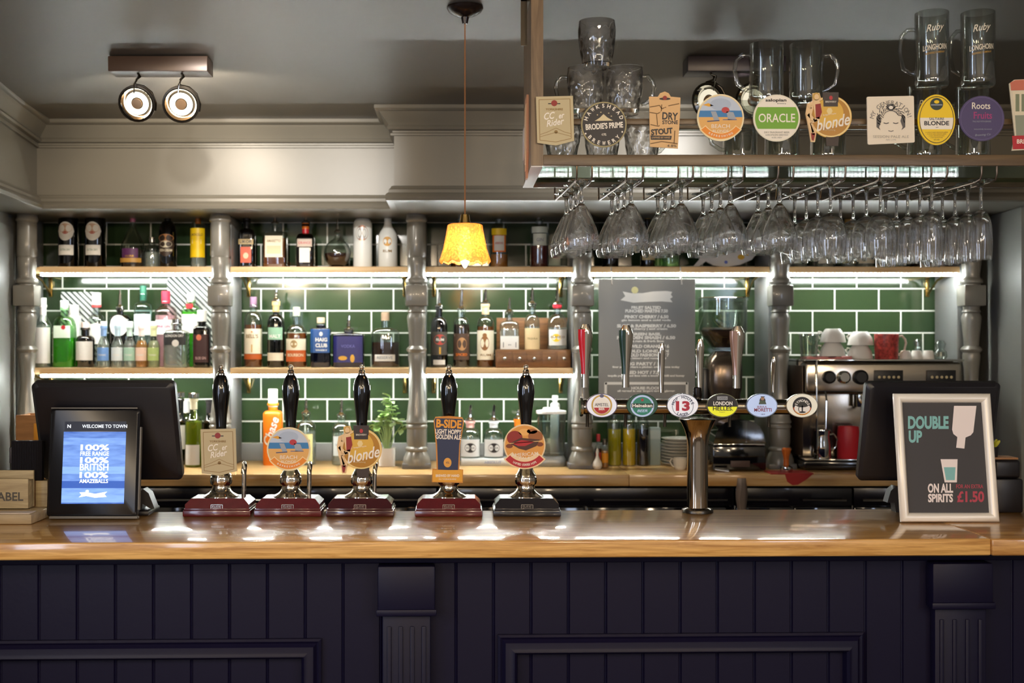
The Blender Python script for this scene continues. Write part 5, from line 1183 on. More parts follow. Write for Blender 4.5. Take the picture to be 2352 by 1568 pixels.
bottle('tall frosted white bottle with bronze oval on the upper shelf', 833, 43, 488, sh=520, nk=500, nw=18, glass=FROST, labels=[(518, 556, 32, FROST)], prints=[(0, 'ell', 0, 537, 14, 18, mat('#b08a7a', .35, .5)), (0, 'ell', 0, 537, 10, 14, mat('#a9a4a0', .35, .3))], cap=(mat('#a85a50', .4), 481, 490, 15), **kU)
bottle('white coconut rum bottle with small palm emblem on the upper shelf', 891, 44, 496, sh=545, nk=512, nw=17, shape='taper', glass=FROST, labels=[(548, 595, 38, FROST)], prints=[(0, 'ell', 0, 556, 10, 11, mat('#d9a24a', .5)), (0, 'rect', 0, 560, 7, 2, INK), (0, 'text', 'RUM', 578, 20, 6, BROWN)], cap=(WHITE, 488, 500, 19), **kU)
bottle('dark clear bottle half hidden behind the amber pendant lamp', 1055, 40, 500, sh=540, nk=522, nw=14, fill=(L_AMB, 590), labels=[(550, 590, 34, CREAM)], pour=470, **kU)
bottle('clear aperitif bottle with yellow band and white label, right of the pendant lamp', 1146, 42, 500, sh=530, nk=512, nw=15, fill=(L_OR, 585), labels=[(526, 541, 34, YEL), (542, 580, 30, ORANGE), (543, 577, 23, PAPER)], prints=[(2, 'text', 'APERITIVO', 560, 19, 5, RED)], pour=476, **kU)
bottle('clear bottle with pale label over dark red drink on the upper shelf', 1239, 42, 505, sh=530, nk=516, nw=15, fill=(L_RED, 565), labels=[(522, 536, 36, mat('#c9d4cc', .5)), (538, 565, 30, mat('#d9e0d4', .5))], prints=[(1, 'text', 'GIN', 552, 16, 8, GREYL)], cap=(GOLD, 478, 490, 16), pour=480, **kU)
bottle('tall dark bottle with red top behind the hanging balloon glasses', 1402, 38, 500, sh=545, nk=515, nw=14, glass=DRK, fill=(L_DK, 540), labels=[(555, 595, 33, mat('#4a2a22', .5))], cap=(mat('#b85a3a', .4), 494, 508, 16), **kU)
bottle('slim dark green bottle with gold top behind the second hanging rail', 1488, 34, 502, sh=560, nk=520, nw=13, glass=DGRN_G, shape='wine', fill=(L_DK, 545), labels=[(566, 598, 29, mat('#c9b98a', .5))], cap=(GOLD, 494, 506, 15), **kU)
bottle('squat pale green bottle beside the fish platter on the upper shelf', 1540, 42, 540, sh=565, nk=552, nw=16, glass=MGREEN, fill=(L_CLR, 575), cap=(GOLD, 530, 542, 17), **kU)
for px, w, t0, l0, lc, cc, lab in ((1836, 34, 500, 566, '#e9e2c6', '#c98a8a', 'clear bottle with cream label and pink cap, first in the rightmost bay'), (1895, 44, 505, 556, '#f2ecd8', '#e8e0d0', 'broad bottle with large white label in the rightmost bay'), (1949, 32, 512, 570, '#c9b88a', '#b88a3a', 'slim bottle with tan label in the rightmost bay'),
                               (1987, 42, 500, 558, '#e9dfc4', '#f2f0ea', 'bottle with cream label and white stopper in the rightmost bay'), (2048, 40, 506, 562, '#efe6cc', '#d9c9a0', 'bottle with ivory label, right of the white stoppered one')):
    bottle(lab, px, w, t0, sh=t0 + 34, nk=t0 + 18, nw=14, fill=(L_CLR, 560), labels=[(l0, 606, w * .86, mat(lc, .55))], prints=[(0, 'text', 'GIN', l0 + 14, w * .4, 6, GREYL)], cap=(mat(cc, .4), t0 - 9, t0 + 4, 18), **kU)
bottle('brown bottle with gold label near the right end of the upper shelf', 2110, 38, 505, sh=540, nk=522, nw=14, glass=BRN, fill=(L_BR, 545), labels=[(560, 600, 32, mat('#b8954a', .5))], cap=(INK, 495, 508, 16), **kU)
bottle('amber bottle rightmost on the upper shelf behind the hanging flutes', 2160, 36, 505, sh=540, nk=522, nw=14, fill=(L_AMB, 545), labels=[(556, 598, 31, mat('#9a7a5a', .5))], cap=(BRASS, 495, 508, 16), **kU)
# fish platter
D = 5.40; s = D / FOC; t = thing('fish_platter', 'white fish-shaped platter with orange and yellow spots on the upper shelf', 'platter', (X(1665, D), D, UP_Z + .0006)); t.rotation_euler = (R(-8), 0, 0)
by = PY - (UP_Z - H) * FOC / D
fish = [(1592, 612), (1608, 594), (1602, 584), (1586, 560), (1600, 556), (1618, 568), (1622, 545), (1640, 520), (1668, 506), (1700, 510), (1728, 528), (1745, 556), (1742, 578), (1728, 596), (1700, 608), (1668, 613), (1640, 610), (1622, 600), (1606, 612)]
A = Art(1665, by, s); v, f = prism([A.P((x, min(y, by - .5))) for x, y in fish], 0, .012); one((v, f), mat('#f0ece6', .2, 0, coat=.4), 'platter', t, sharp=0)
for x, y, rx_, ry_, c in ((1622, 522, 0, 0, '#f0a020'), (1632, 540, 12, 9, '#f0a030'), (1703, 590, 8, 6, '#f2c040'), (1690, 550, 9, 8, '#e88a4a'), (1668, 602, 4, 4, '#6a7ad0'), (1660, 560, 7, 6, '#f2c040'), (1722, 560, 5, 5, '#7a3a9a')):
    if rx_: A.ell(x, y, rx_, ry_, mat(c, .3), 1, 20)
A.done(t)
# --- lower shelf, leftmost bay
bottle('tall clear bottle with full white label, leftmost on the lower shelf', 99, 39, 700, sh=750, nk=720, nw=14, shape='taper', fill=(L_CLR, 745), labels=[(752, 834, 37, PAPER)], prints=[(0, 'rect', 0, 816, 18, .6, GREYL)], foil=(WHITE, 700, 738), cap=(WHITE, 684, 705, 15), **kM)
bottle('green gin bottle with green drink and red seal, second on the lower shelf', 148, 50, 706, sh=755, nk=725, nw=17, glass=MGREEN, n=4, ky=.8, fill=(L_GRN, 775), labels=[(748, 776, 38, mat('#dff0dc', .5))], prints=[(0, 'ell', 4, 742 + 10, 5, 5, RED)], cap=(mat('#dfeee4', .35), 690, 712, 19), **kM)
kB = dict(base=PY - (MID_Z - H) * FOC / 5.47, group=gm, D=5.478, zb=MID_Z)
bottle('tall white bottle behind the green gin', 170, 28, 722, sh=727, nk=725, nw=18, glass=FROST, n=6, cap=(WHITE, 700, 722, 22), **kB)
bottle('bottle with tall white cap and striped ribbon behind the brown medicine-style bottle', 222, 38, 700, sh=742, nk=722, nw=17, fill=(L_CLR, 750), labels=[(744, 790, 32, PAPER)], cap=(WHITE, 672, 704, 21), foil=(mat('#c94a4a', .5), 701, 706), **kB)
bottle('brown bottle with plain square white label on the lower shelf', 196, 42, 752, sh=782, nk=770, nw=18, glass=BRN, fill=(L_BR, 790), labels=[(784, 827, 39, PAPER)], cap=(mat('#f0d9cc', .4), 740, 756, 19), **kM)
for px, lc, nc, fl, lab in ((238, '#6f9bd8', '#8fb4e4', L_CLR, 'small mixer bottle with blue label, first of five on the lower shelf'), (270, '#dfe8ea', '#bcd4e0', L_CLR, 'small mixer bottle with pale silver label'), (298, '#a9d0bc', '#c4dcd0', L_CLR, 'small mixer bottle with mint green label'), (325, '#f0cdb8', '#f2e0d8', L_OR, 'small mixer bottle with orange drink and peach label'), (353, '#b3c97c', '#dfe2b0', liquid((214, 216, 170), .5), 'small mixer bottle with cloudy lemon drink and lime label, last of five')):
    bottle(lab, px, 28, 748, sh=798, nk=770, nw=13, shape='taper', fill=(fl, 782), labels=[(798, 828, 26, mat(lc, .5)), (762, 776, 0.1, WHITE)], prints=[(0, 'rect', 0, 803, 11, 2, mat('#4a5a5a', .5)), (0, 'text', 'TONIC', 815, 18, 4, PAPER)], foil=(mat(nc, .45), 750, 772), cap=(WHITE, 738, 751, 15), name='mixer_bottle', base=PY - (MID_Z - H) * FOC / 5.33, D=5.33, zb=MID_Z, group='small mixer bottles')
bottle('dark flask bottle with white teardrop label on the lower shelf', 276, 52, 708, sh=740, nk=722, nw=15, glass=DRK, ky=.6, fill=(L_DK, 740), labels=[(724, 772, 42, PAPER, 1)], pour=664, **kB)
bottle('pale teal gin bottle with long green neck on the lower shelf', 329, 42, 672, sh=706, nk=694, nw=16, glass=PALET, fill=(L_CLR, 720), labels=[(722, 770, 38, mat('#dfeeec', .5))], cap=(mat('#2f7a62', .35), 656, 690, 15), **kB)
bottle('pink gin bottle with red capped neck on the lower shelf', 381, 50, 690, sh=718, nk=702, nw=18, glass=PINKG, fill=(L_PINK, 724), labels=[(735, 768, 40, PAPER)], prints=[(0, 'text', 'PINK GIN', 750, 28, 6, PINKM)], cap=(mat('#d33a56', .3), 668, 697, 20), **kB)
bottle('green gin bottle with white cap and red seal at the right of the bay', 439, 42, 690, sh=715, nk=700, nw=18, glass=MGREEN, n=4, ky=.8, fill=(L_GRN, 716), labels=[(722, 765, 38, PAPER), (698, 709, 16, RED)], cap=(WHITE, 672, 693, 19), **kB)
bottle('clear square bottle with black band and white round badge at the front of the bay', 406, 54, 742, sh=765, nk=757, nw=22, n=6, ky=.8, fill=(L_CLR, 770), labels=[(765, 792, 50, mat('#26282a', .5))], prints=[(0, 'text', 'LONDON DRY', 771, 42, 6, PAPER), (0, 'ell', 2, 788, 8, 8, PAPER)], cap=(CHROME, 732, 744, 22), base=PY - (MID_Z - H) * FOC / 5.33, D=5.33, zb=MID_Z, group=gm)
bottle('dark red-brown bottle with white shoulder label beside the second turned post', 464, 38, 735, sh=758, nk=748, nw=18, glass=BRN, n=5, ky=.8, fill=(L_DK, 765), labels=[(768, 832, 35, mat('#3a1c1e', .45))], prints=[(0, 'ell', -4, 775, 6, 7, mat('#d87a5a', .5)), (0, 'text', 'SLOE GIN', 822, 24, 6, mat('#c9a8a8', .5))], cap=(WHITE, 712, 738, 22), base=PY - (MID_Z - H) * FOC / 5.33, D=5.33, zb=MID_Z, group=gm)
# striped boards behind the gin bottles
STR = mat('#dfe3e0', .4); D = WALL_Y - .014
for x0, x1, y0, y1, lab in ((140, 226, 672, 760, 'white striped board behind the bottles at the left of the first bay'), (384, 492, 638, 770, 'dark striped board behind the bottles at the right of the first bay')):
    s = D / FOC; o = thing('striped_board', lab, 'board', W((x0 + x1) / 2, MBS - 3, D), 0); o.location.z = MID_Z + .0005
    w = (x1 - x0) * s / 2; hgt = (MBS - y0) * s
    one(bx(-w, w, 0, .008, 0, hgt, .001), mat('#3c4543', .4), 'board_panel', o)
    A = Art(0, 0, 1); n = int((x1 - x0 + y1 - y0) / 12)
    for k in range(n * 2):
        c = -w + k * .026 - hgt; pts = []
        for q in (0, .014):     # a 45 degree stripe clipped to the board
            a0 = c + q; za = max(0, -w - a0); zb2 = min(hgt, w - a0); pts.append((a0, za, zb2))
        (a, za, zb_), (a2, zc_, zd_) = pts
        if zb_ > za and zd_ > zc_: A.a.add(flat([(-a - za, za), (-a2 - zc_, zc_), (-a2 - zd_, zd_), (-a - zb_, zb_)], -.0006), STR)
    A.done(o)
# --- lower shelf, second bay
bottle('amber whisky bottle with tall cream label and purple cap', 582, 42, 700, sh=742, nk=715, nw=16, fill=(L_AMB, 746), labels=[(755, 812, 41, CREAM), (813, 825, 40, mat('#b8581e', .5))], prints=[(0, 'text', "BELL'S", 772, 28, 9, BROWN), (0, 'ell', 0, 762, 2, 2, ORANGE), (0, 'rect', 0, 800, 1.2, 9, GOLD)], cap=(mat('#7d6078', .4), 682, 705, 16), **kM)
bottle('green triangular malt whisky bottle with chrome pourer', 634, 40, 692, sh=745, nk=722, nw=15, glass=DGR, n=2, fill=(liquid((40, 62, 20), .35), 760), labels=[(752, 780, 33, mat('#8fb89a', .5)), (810, 828, 36, CREAM)], prints=[(0, 'text', 'MALT', 772, 26, 8, PAPER)], foil=(mat('#c9a870', .4), 702, 716), pour=664, **kM)
bottle('bourbon bottle with cream and orange label and green stopper', 681, 48, 722, sh=772, nk=745, nw=18, fill=(L_AMB, 765), labels=[(778, 806, 45, CREAM), (804, 830, 45, mat('#c05a22', .5))], prints=[(0, 'ell', -3, 790, 8, 9, mat('#a98a5a', .5)), (1, 'text', 'BOURBON', 815, 36, 7, CREAM)], cap=(mat('#bcc9ac', .4), 705, 726, 17), **kM)
bottle('dark blue squared whisky bottle with white words and cork top', 737, 46, 745, sh=758, nk=752, nw=18, glass=BLUEG, n=7, ky=.7, fill=(liquid((18, 28, 60), .1), 800), labels=[(756, 810, 44, mat('#1d4a86', .35))], prints=[(0, 'ell', 2, 767, 4, 5, PAPER), (0, 'text', 'HAIG', 780, 27, 9, PAPER, .04, 3), (0, 'text', 'CLUB', 793, 27, 9, PAPER, .04, 3), (0, 'text', 'WHISKY', 804, 27, 4, PAPER, .02, 3)], cap=(mat('#d9bca0', .5), 729, 742, 18), **kM)
bottle('wide deep blue bottle with gold flourish', 801, 72, 758, sh=770, nk=764, nw=18, glass=BLUEG, n=7, ky=.5, fill=(L_BLUE, 775), labels=[(772, 832, 66, mat('#15185a', .3))], prints=[(0, 'text', 'VODKA', 795, 32, 7, mat('#5a5a9a', .4)), (0, 'ell', -12, 822, 10, 5, GOLD), (0, 'ell', 10, 823, 5, 9, GOLD)], pour=724, **kM)
bottle('broad flask of dark bourbon with cream strip label beside the third turned post', 885, 65, 732, sh=766, nk=752, nw=17, ky=.55, fill=(L_BR, 786), labels=[(814, 829, 46, PAPER)], prints=[(0, 'text', 'RESERVE', 821, 36, 7, GREYL)], cap=(mat('#a98f78', .5), 717, 736, 19), **kM)
# --- lower shelf, third bay
bottle('dark rum bottle with red round label, first of the rum bottles', 1009, 39, 705, sh=755, nk=728, nw=15, glass=DRK, fill=(L_DK, 745), labels=[(762, 815, 36, mat('#4a4640', .5)), (826, 837, 27, PAPER)], prints=[(0, 'ell', 2, 780, 14, 12, mat('#c8483c', .45)), (0, 'text', 'RUM', 780, 18, 6, PAPER, .02, 2), (0, 'rect', 2, 805, 2, 8, GOLD)], pour=671, **kM)
bottle('spiced rum bottle with dark picture label and tall pourer', 1060, 38, 712, sh=750, nk=728, nw=16, fill=(liquid((50, 30, 16), .25), 745), labels=[(766, 826, 36, mat('#4a352a', .5))], prints=[(0, 'ell', 1, 790, 11, 15, mat('#b98a5a', .5)), (0, 'rect', 0, 770, 16, 2.5, PAPER), (0, 'text', 'SPICED', 814, 26, 6, ORANGE)], pour=664, **kM)
bottle('golden rum bottle with cream label, figure picture and cream neck', 1115, 40, 698, sh=748, nk=726, nw=16, fill=(L_AMB, 750), labels=[(759, 826, 38, CREAM)], prints=[(0, 'ell', -2, 788, 10, 17, mat('#8a5a2a', .5)), (0, 'ell', -2, 770, 5, 5, mat('#8a5a2a', .5)), (0, 'text', 'RUM', 815, 24, 5, BROWN)], foil=(mat('#e0b890', .45), 700, 722), pour=664, **kM)
# small wooden drawer chest with a tall back
D = 5.29; s = D / FOC; t = thing('drawer_chest', 'small wooden chest with five silver knobs carrying three bottles', 'chest', (X(1225, D), D, MID_Z + .0003)); w = 86 * s
bs = PY - (MID_Z - H) * FOC / D; h1 = (bs - 803) * s; CH = wood('chest wood', '#5c3a1e', '#855a32', 'X', 9, .4)
one(bx(-w, w, 0, .17, 0, h1, .003), CH, 'chest_body', t); one(bx(-w + 4 * s, w, .1705, .182, 0, (bs - 728) * s, .002), CH, 'back_board', t)
for k in range(5):
    x = (-66 + 34 * k) * s; d = one(bx(x - 15 * s, x + 15 * s, -.004, -.0002, .008, h1 - .01, .002), CH, 'drawer', t); one(ball(x, -.011, h1 * .5, .0085, .007, .0085), STEEL, 'knob', d)
DC = 5.36; kC = dict(base=PY - (MID_Z + h1 - H) * FOC / DC, D=DC, zb=MID_Z + h1 + .0003, group='bottles on the drawer chest')
bottle('short clear bottle with white and black label on the drawer chest, left', 1170, 44, 718, sh=750, nk=736, nw=15, n=4, ky=.8, fill=(L_CLR, 755), labels=[(772, 802, 42, PAPER)], prints=[(0, 'rect', 0, 792, 15, 6, INK), (0, 'text', 'SILVER', 792, 26, 6, PAPER)], pour=684, **kC)
bottle('bottle with plain cream label on the drawer chest, middle', 1222, 36, 700, sh=746, nk=722, nw=16, fill=(L_CLR, 750), labels=[(754, 802, 34, mat('#e2c898', .5))], prints=[(0, 'text', 'TEQUILA', 778, 24, 5, BROWN)], pour=662, **kC)
bottle('clear bottle with white and yellow label and red neck on the drawer chest, right', 1280, 46, 700, sh=748, nk=722, nw=17, fill=(L_CLR, 752), labels=[(757, 793, 40, PAPER)], prints=[(0, 'ell', -4, 776, 10, 9, YEL), (0, 'text', 'BLANCO', 774, 32, 5, BROWN)], foil=(mat('#d22a3a', .35), 696, 709), pour=658, **kC)
# --- back counter
DB = 5.37; kK = dict(base=PY - (BACK_Z - H) * FOC / DB, D=DB, zb=BACK_Z, group=gb)
bottle('dark red wine bottle with white label and stopper, right of the left till', 413, 42, 915, sh=970, nk=945, nw=17, shape='wine', glass=DRK, fill=(L_DK, 960), labels=[(975, 1030, 38, PAPER)], cap=(CHROME, 900, 912, 24), name='wine_bottle', **kK)
bottle('green white-wine bottle with cream label, second from the left till', 445, 40, 915, sh=965, nk=935, nw=16, shape='wine', glass=WGREEN, fill=(L_WHW, 970), labels=[(1020, 1066, 32, PAPER)], cap=(CHROME, 902, 913, 24), foil=(mat('#d9d0b0', .5), 916, 940), name='wine_bottle', base=PY - (BACK_Z - H) * FOC / 5.28, D=5.28, zb=BACK_Z, group=gb)
k2 = dict(base=PY - (BACK_Z - H) * FOC / 5.46, D=5.47, zb=BACK_Z, group=gb)
bottle('green wine bottle with white neck foil behind the first two wine bottles', 427, 38, 918, sh=968, nk=945, nw=17, shape='wine', glass=WGREEN, fill=(L_WHW, 975), labels=[(1010, 1050, 32, PAPER)], foil=(WHITE, 918, 948), name='wine_bottle', **k2)
bottle('dark wine bottle behind the leftmost hand pump handle', 482, 40, 918, sh=970, nk=945, nw=16, shape='wine', glass=DGRN_G, fill=(L_DK, 965), labels=[(985, 1040, 35, mat('#c9c9a4', .5))], foil=(INK, 918, 948), name='wine_bottle', **kK)
bottle('bright orange bottle with white cap and sloping white script', 627, 43, 925, sh=952, nk=942, nw=21, glass=mat('#ee7a14', .35), n=5, ky=.9, labels=[(955, 1068, 38, mat('#ee7a14', .35))], cap=(WHITE, 893, 934, 22), base=kK['base'], D=DB, zb=BACK_Z, group=gb)
sC = DB / FOC; v, f, _ = glyphs('Chase', .02, .25)
lbl = bpy.data.objects[[o.name for o in bpy.data.objects if o.name.startswith('spirit_bottle') and o['label'].startswith('bright orange')][0]]
rr = 43 / 2 * sC; rot = R(72); q = []
for a, b in v:
    xx, zz2 = a * 66 + 4, b * 20; x2, z2 = xx * math.cos(rot) - zz2 * math.sin(rot), xx * math.sin(rot) + zz2 * math.cos(rot); q.append(((x2 - 3) * sC, (kK['base'] - 992 + z2) * sC))
MB().add(wrap_art(None, (q, f), rr, .9, 5, .0019), PAPER).build('lettering', [c for c in lbl.children if c.name.startswith('label')][0], sharp=0, fix=False)
bottle('clear bottle with pale yellow label behind the beach scene pump', 703, 46, 950, sh=985, nk=966, nw=17, fill=(L_CLR, 990), labels=[(995, 1060, 34, mat('#e9e4a0', .5))], prints=[(0, 'text', 'VODKA', 1010, 24, 6, BROWN)], pour=917, **kK)
bottle('clear bottle with pourer left of the golden round pump clip', 784, 44, 955, sh=990, nk=970, nw=17, fill=(L_CLR, 995), labels=[(1000, 1045, 34, mat('#dfe6e6', .5))], prints=[(0, 'text', 'VODKA', 1020, 24, 6, GREYL)], pour=918, **kK)
D = 5.36; s = D / FOC; t = thing('riser_board', 'low white riser board with faint blue lettering under two clear bottles', 'riser', (X(1125, D), D - .05, BACK_Z + .0003))
bs = PY - (BACK_Z - H) * FOC / (D - .05); hr = .030
one(bx(-66 * s, 66 * s, 0, .14, 0, hr, .003), mat('#d5d6d2', .45), 'board', t); v, f, _ = glyphs('ABSOLUT', .02)
MB().add(([Vector((.012 + a * .075, -.0006, hr * .5 + b * .012)) for a, b in v], f), mat('#9aa6c8', .5)).build('lettering', t, sharp=0, fix=False)
kR = dict(base=PY - (BACK_Z + hr - H) * FOC / 5.37, D=5.37, zb=BACK_Z + hr + .0004, group='clear bottles on the riser board')
for px, cap_c, lab in ((1080, '#e8b8b0', 'clear bottle with black oval label and pinkish neck on the white riser, left'), (1134, '#d9dde0', 'clear bottle with black oval label and silver neck on the white riser, right')):
    bottle(lab, px, 46, 966, sh=1003, nk=984, nw=18, ky=.9, fill=(L_CLR, 1005), labels=[(1008, 1047, 43, mat('#e3e4e2', .45))], prints=[(0, 'ell', 0, 1027, 13, 11, INK), (0, 'rect', 0, 1027, 12, 3, PAPER), (0, 'text', 'VODKA', 1027, 20, 4, INK)], foil=(mat(cap_c, .4), 966, 982), pour=930, **kR)
bottle('bottle with orange neck hidden behind the rightmost hand pump', 1190, 40, 962, sh=1000, nk=982, nw=16, fill=(L_AMB, 1010), labels=[(1010, 1050, 36, ORANGE)], foil=(ORANGE, 966, 980), pour=940, **kK)
# blender jug
D = 5.33; s = D / FOC; t = thing('blender', 'clear blender jug with grey base beside the fourth turned post', 'blender', (X(1266, D), D, BACK_Z + .0003)); bs = PY - (BACK_Z - H) * FOC / D
one(lathe([(32 * s, 0), (33 * s, .004), (33 * s, .03), (28 * s, .045), (0, .046)], 28, n=4), mat('#8e8f8d', .3, .4), 'base', t)
b = MB(); b.add(lathe([(27 * s, .0465), (30 * s, .06), (33 * s, (bs - 950) * s), (32 * s, (bs - 949) * s), (29 * s, .062), (0, .06)], 28, n=4, caps=False), tglass((225, 230, 228), .12, .12)); b.build('jug', t)
one(lathe([(34 * s, (bs - 948.8) * s), (34 * s, (bs - 943) * s), (20 * s, (bs - 941) * s), (18 * s, (bs - 936) * s), (0, (bs - 936) * s)], 28, n=4), WHITE, 'lid', t)
t2 = bottle('small white pump bottle behind the blender jug', 1275, 22, 918, sh=930, nk=924, nw=9, glass=FROST, cap=(WHITE, 908, 920, 14), base=PY - (BACK_Z - H) * FOC / 5.48, D=5.485, zb=BACK_Z, group=None, name='pump_bottle')
# condiment corner
D = 5.24; s = D / FOC; bs = PY - (BACK_Z - H) * FOC / D
t = thing('ceramic_heart', 'white garlic-shaped ceramic at the foot of the fourth turned post', 'ornament', (X(1372, D - .07), D - .07, BACK_Z + .0003))
one(lathe([(.0, 0), (.014, .002), (.021, .014), (.019, .03), (.010, .045), (.005, .06), (.007, .075), (.003, .088), (.0, .09)], 20), mat('#e9e2d6', .35), 'ceramic', t)
kS = dict(D=5.30, zb=BACK_Z, base=PY - (BACK_Z - H) * FOC / 5.30)
bottle('tiny hot sauce bottle with red cap beside the oil bottles', 1374, 16, 1012, sh=1030, nk=1022, nw=8, fill=(L_RED, 1030), labels=[(1038, 1058, 14, mat('#c9402a', .5))], cap=(RED, 997, 1014, 9), group='sauces and oils', name='sauce_bottle', **kS)
bottle('small amber sauce bottle with yellow label', 1389, 17, 1020, sh=1040, nk=1030, nw=10, fill=(L_OR, 1035), labels=[(1040, 1062, 15, mat('#e89a20', .5))], cap=(DKMETAL, 1008, 1022, 11), group='sauces and oils', name='sauce_bottle', base=PY - (BACK_Z - H) * FOC / 5.23, D=5.23, zb=BACK_Z)
OIL = dict(shape='spirit', n=2.0, group='sauces and oils', name='oil_bottle', base=PY - (BACK_Z - H) * FOC / 5.33, D=5.33, zb=BACK_Z)
bottle('tall bottle of green olive oil with herbs', 1411, 32, 945, sh=975, nk=962, nw=12, fill=(liquid((222, 206, 30), .2), 985), cap=(mat('#c98a8a', .4), 930, 950, 12), **OIL)
bottle('bottle of bright yellow oil', 1445, 31, 948, sh=976, nk=964, nw=12, fill=(L_YEL, 985), cap=(BLKPL, 930, 952, 12), **OIL)
bottle('bottle of black vinegar beside the yellow oil', 1477, 29, 950, sh=976, nk=964, nw=12, fill=(L_DK, 985), cap=(CHROME, 934, 954, 12), **OIL)
t = thing('menu_box', 'tall pale grey-green card box right of the vinegar bottle', 'box', (X(1507, 5.34), 5.34, BACK_Z + .0003)); s = 5.34 / FOC
one(bx(-14 * s, 10 * s, 0, .05, 0, 86 * s, .001), mat('#9fb0ac', .6), 'card_box', t); one(bx(-14 * s, 10 * s, -.0008, -.0001, 60 * s, 80 * s), mat('#b8c6c2', .6), 'card_label', t)
g = None
for k in range(9):
    z = BACK_Z + .0005 + k * .0135; lab = 'white plate, %s in the stack beside the beer font column' % (['lowest', 'second from the bottom', 'third from the bottom', 'fourth from the bottom', 'middle one', 'sixth from the bottom', 'third from the top', 'second from the top', 'topmost'][k])
    if g is None:
        g = thing('plate', lab, 'plate', (X(1560, 5.34), 5.34, z), 0, 'stacked white plates')
        one(lathe([(.0, 0), (.05, 0), (.054, .002), (.078, .0118), (.0785, .013), (.076, .0134), (.052, .0042), (.0, .004)], 36, caps=False), mat('#e6e2d8', .25, 0, coat=.3), 'dish', g)
    else: dup(g, (X(1560, 5.34) + random.uniform(-.001, .001), 5.34, z), lab)
t = thing('cup', 'small white cup beside the beer font column', 'cup', (X(1562, 5.16), 5.16, BACK_Z + .0003))
one(lathe([(.0, 0), (.02, 0), (.024, .004), (.03, .03), (.031, .05), (.029, .05), (.026, .01), (0, .008)], 28, caps=False), mat('#ece6da', .25), 'bowl', t); one(xf(handle(.028, .012, .042, .018, .003), Matrix.Rotation(PI, 4, 'Z')), mat('#ece6da', .25), 'handle', t)
# plant
D = 5.30; s = D / FOC; bs = PY - (BACK_Z - H) * FOC / D; t = thing('potted_plant', 'young green herb plant in a square white pot', 'plant', (X(889, D), D, BACK_Z + .0003))
one(lathe([(17 * s, 0), (18 * s, .002), (19.5 * s, 41 * s), (19 * s, 42 * s), (17.5 * s, 40 * s), (16 * s, .03), (0, .03)], 28, n=5, caps=False), mat('#ece5dc', .4), 'pot', t)
one(lathe([(17 * s, 34 * s), (0, 36 * s)], 20, n=5, caps=True), mat('#3a2a1c', .9), 'soil', t)
LEAF = mat('#a6d07c', .45, 0, 'leaf'); LEAF2 = mat('#c8e4a4', .45); STEM = mat('#a9c98a', .5)
rng = random.Random(5)
sb = MB(); fb = MB()
tips = [(-22, 968), (-14, 958), (-30, 975), (6, 912), (0, 935), (14, 945), (-6, 950), (20, 962), (34, 975), (10, 925), (-3, 970)]
def leaf(c, L, Wd_, yaw, pitch, m):
    pts = [(0, 0), (.3, .8), (.6, 1), (.85, .6), (1, 0)]; M = Matrix.Translation(c) @ Matrix.Rotation(yaw, 4, 'Z') @ Matrix.Rotation(pitch, 4, 'Y'); v = []
    for a, b_ in pts:
        for sgn in (-1, 0, 1): v.append(M @ Vector((a * L, sgn * b_ * Wd_, (-.25 * a * a + (.12 * abs(sgn))) * L)))
    f = []
    for i in range(4):
        for j in range(2): f.append([i * 3 + j, i * 3 + j + 1, i * 3 + j + 4, i * 3 + j + 3])
    fb.add((v, f), m)
for dx, y in tips:
    h = (bs - y) * s; x1 = dx * s; y1 = rng.uniform(-.03, .02)
    sb.add(tube([(dx * .15 * s, 0, 36 * s), (x1 * .5, y1 * .5, 36 * s + (h - 36 * s) * .6), (x1, y1, h)], 0.0032, 6, .002), STEM)
    for k in range(7):
        leaf(Vector((x1, y1, h - .03 * rng.random())), rng.uniform(.028, .044), rng.uniform(.012, .017), rng.uniform(0, 6.28), rng.uniform(-.7, .4), rng.choice([LEAF, LEAF2]))
sb.build('stems', t); fb.build('foliage', t, fix=False)
# ================================================================ menu board hanging from the upper shelf
D = 5.225; s = D / FOC; zt_ = Z(641, D); t = thing('menu_board', 'hanging grey menu board with white ribbon banner and price lines', 'board', (X(1486, D), D, zt_))
wb = 111 * s; hb = 310 * s
one(bx(-wb, wb, 0, .006, -hb, 0, .001), mat('#989a99', .6, 0, 'board grey', spec=.2), 'board_panel', t)
for hx in (1405, 1565):
    x = (hx - 1486) * s
    one(tube([(x, .0215, UP_Z - .002 - zt_), (x, .0212, UP_Z - .03 - zt_), (x, .004, UP_Z - .05 - zt_), (x, -.005, -.012), (x + .002, -.003, -.022), (x, .0, -.02)], .0028, 6), WHITE, 'hook', t)
A = Art(1486, 641, s); BW = mat('#f7f8f4', .5)
A.poly([(1430, 669), (1450, 673), (1475, 673), (1500, 669), (1530, 668), (1544, 670), (1541, 676), (1545, 682), (1539, 686), (1545, 694), (1520, 692), (1490, 693), (1455, 695), (1425, 689), (1436, 680)], BW, 1)
A.ell(1458, 666, 8, 8, mat('#f0ecae', .5), 1, 20)
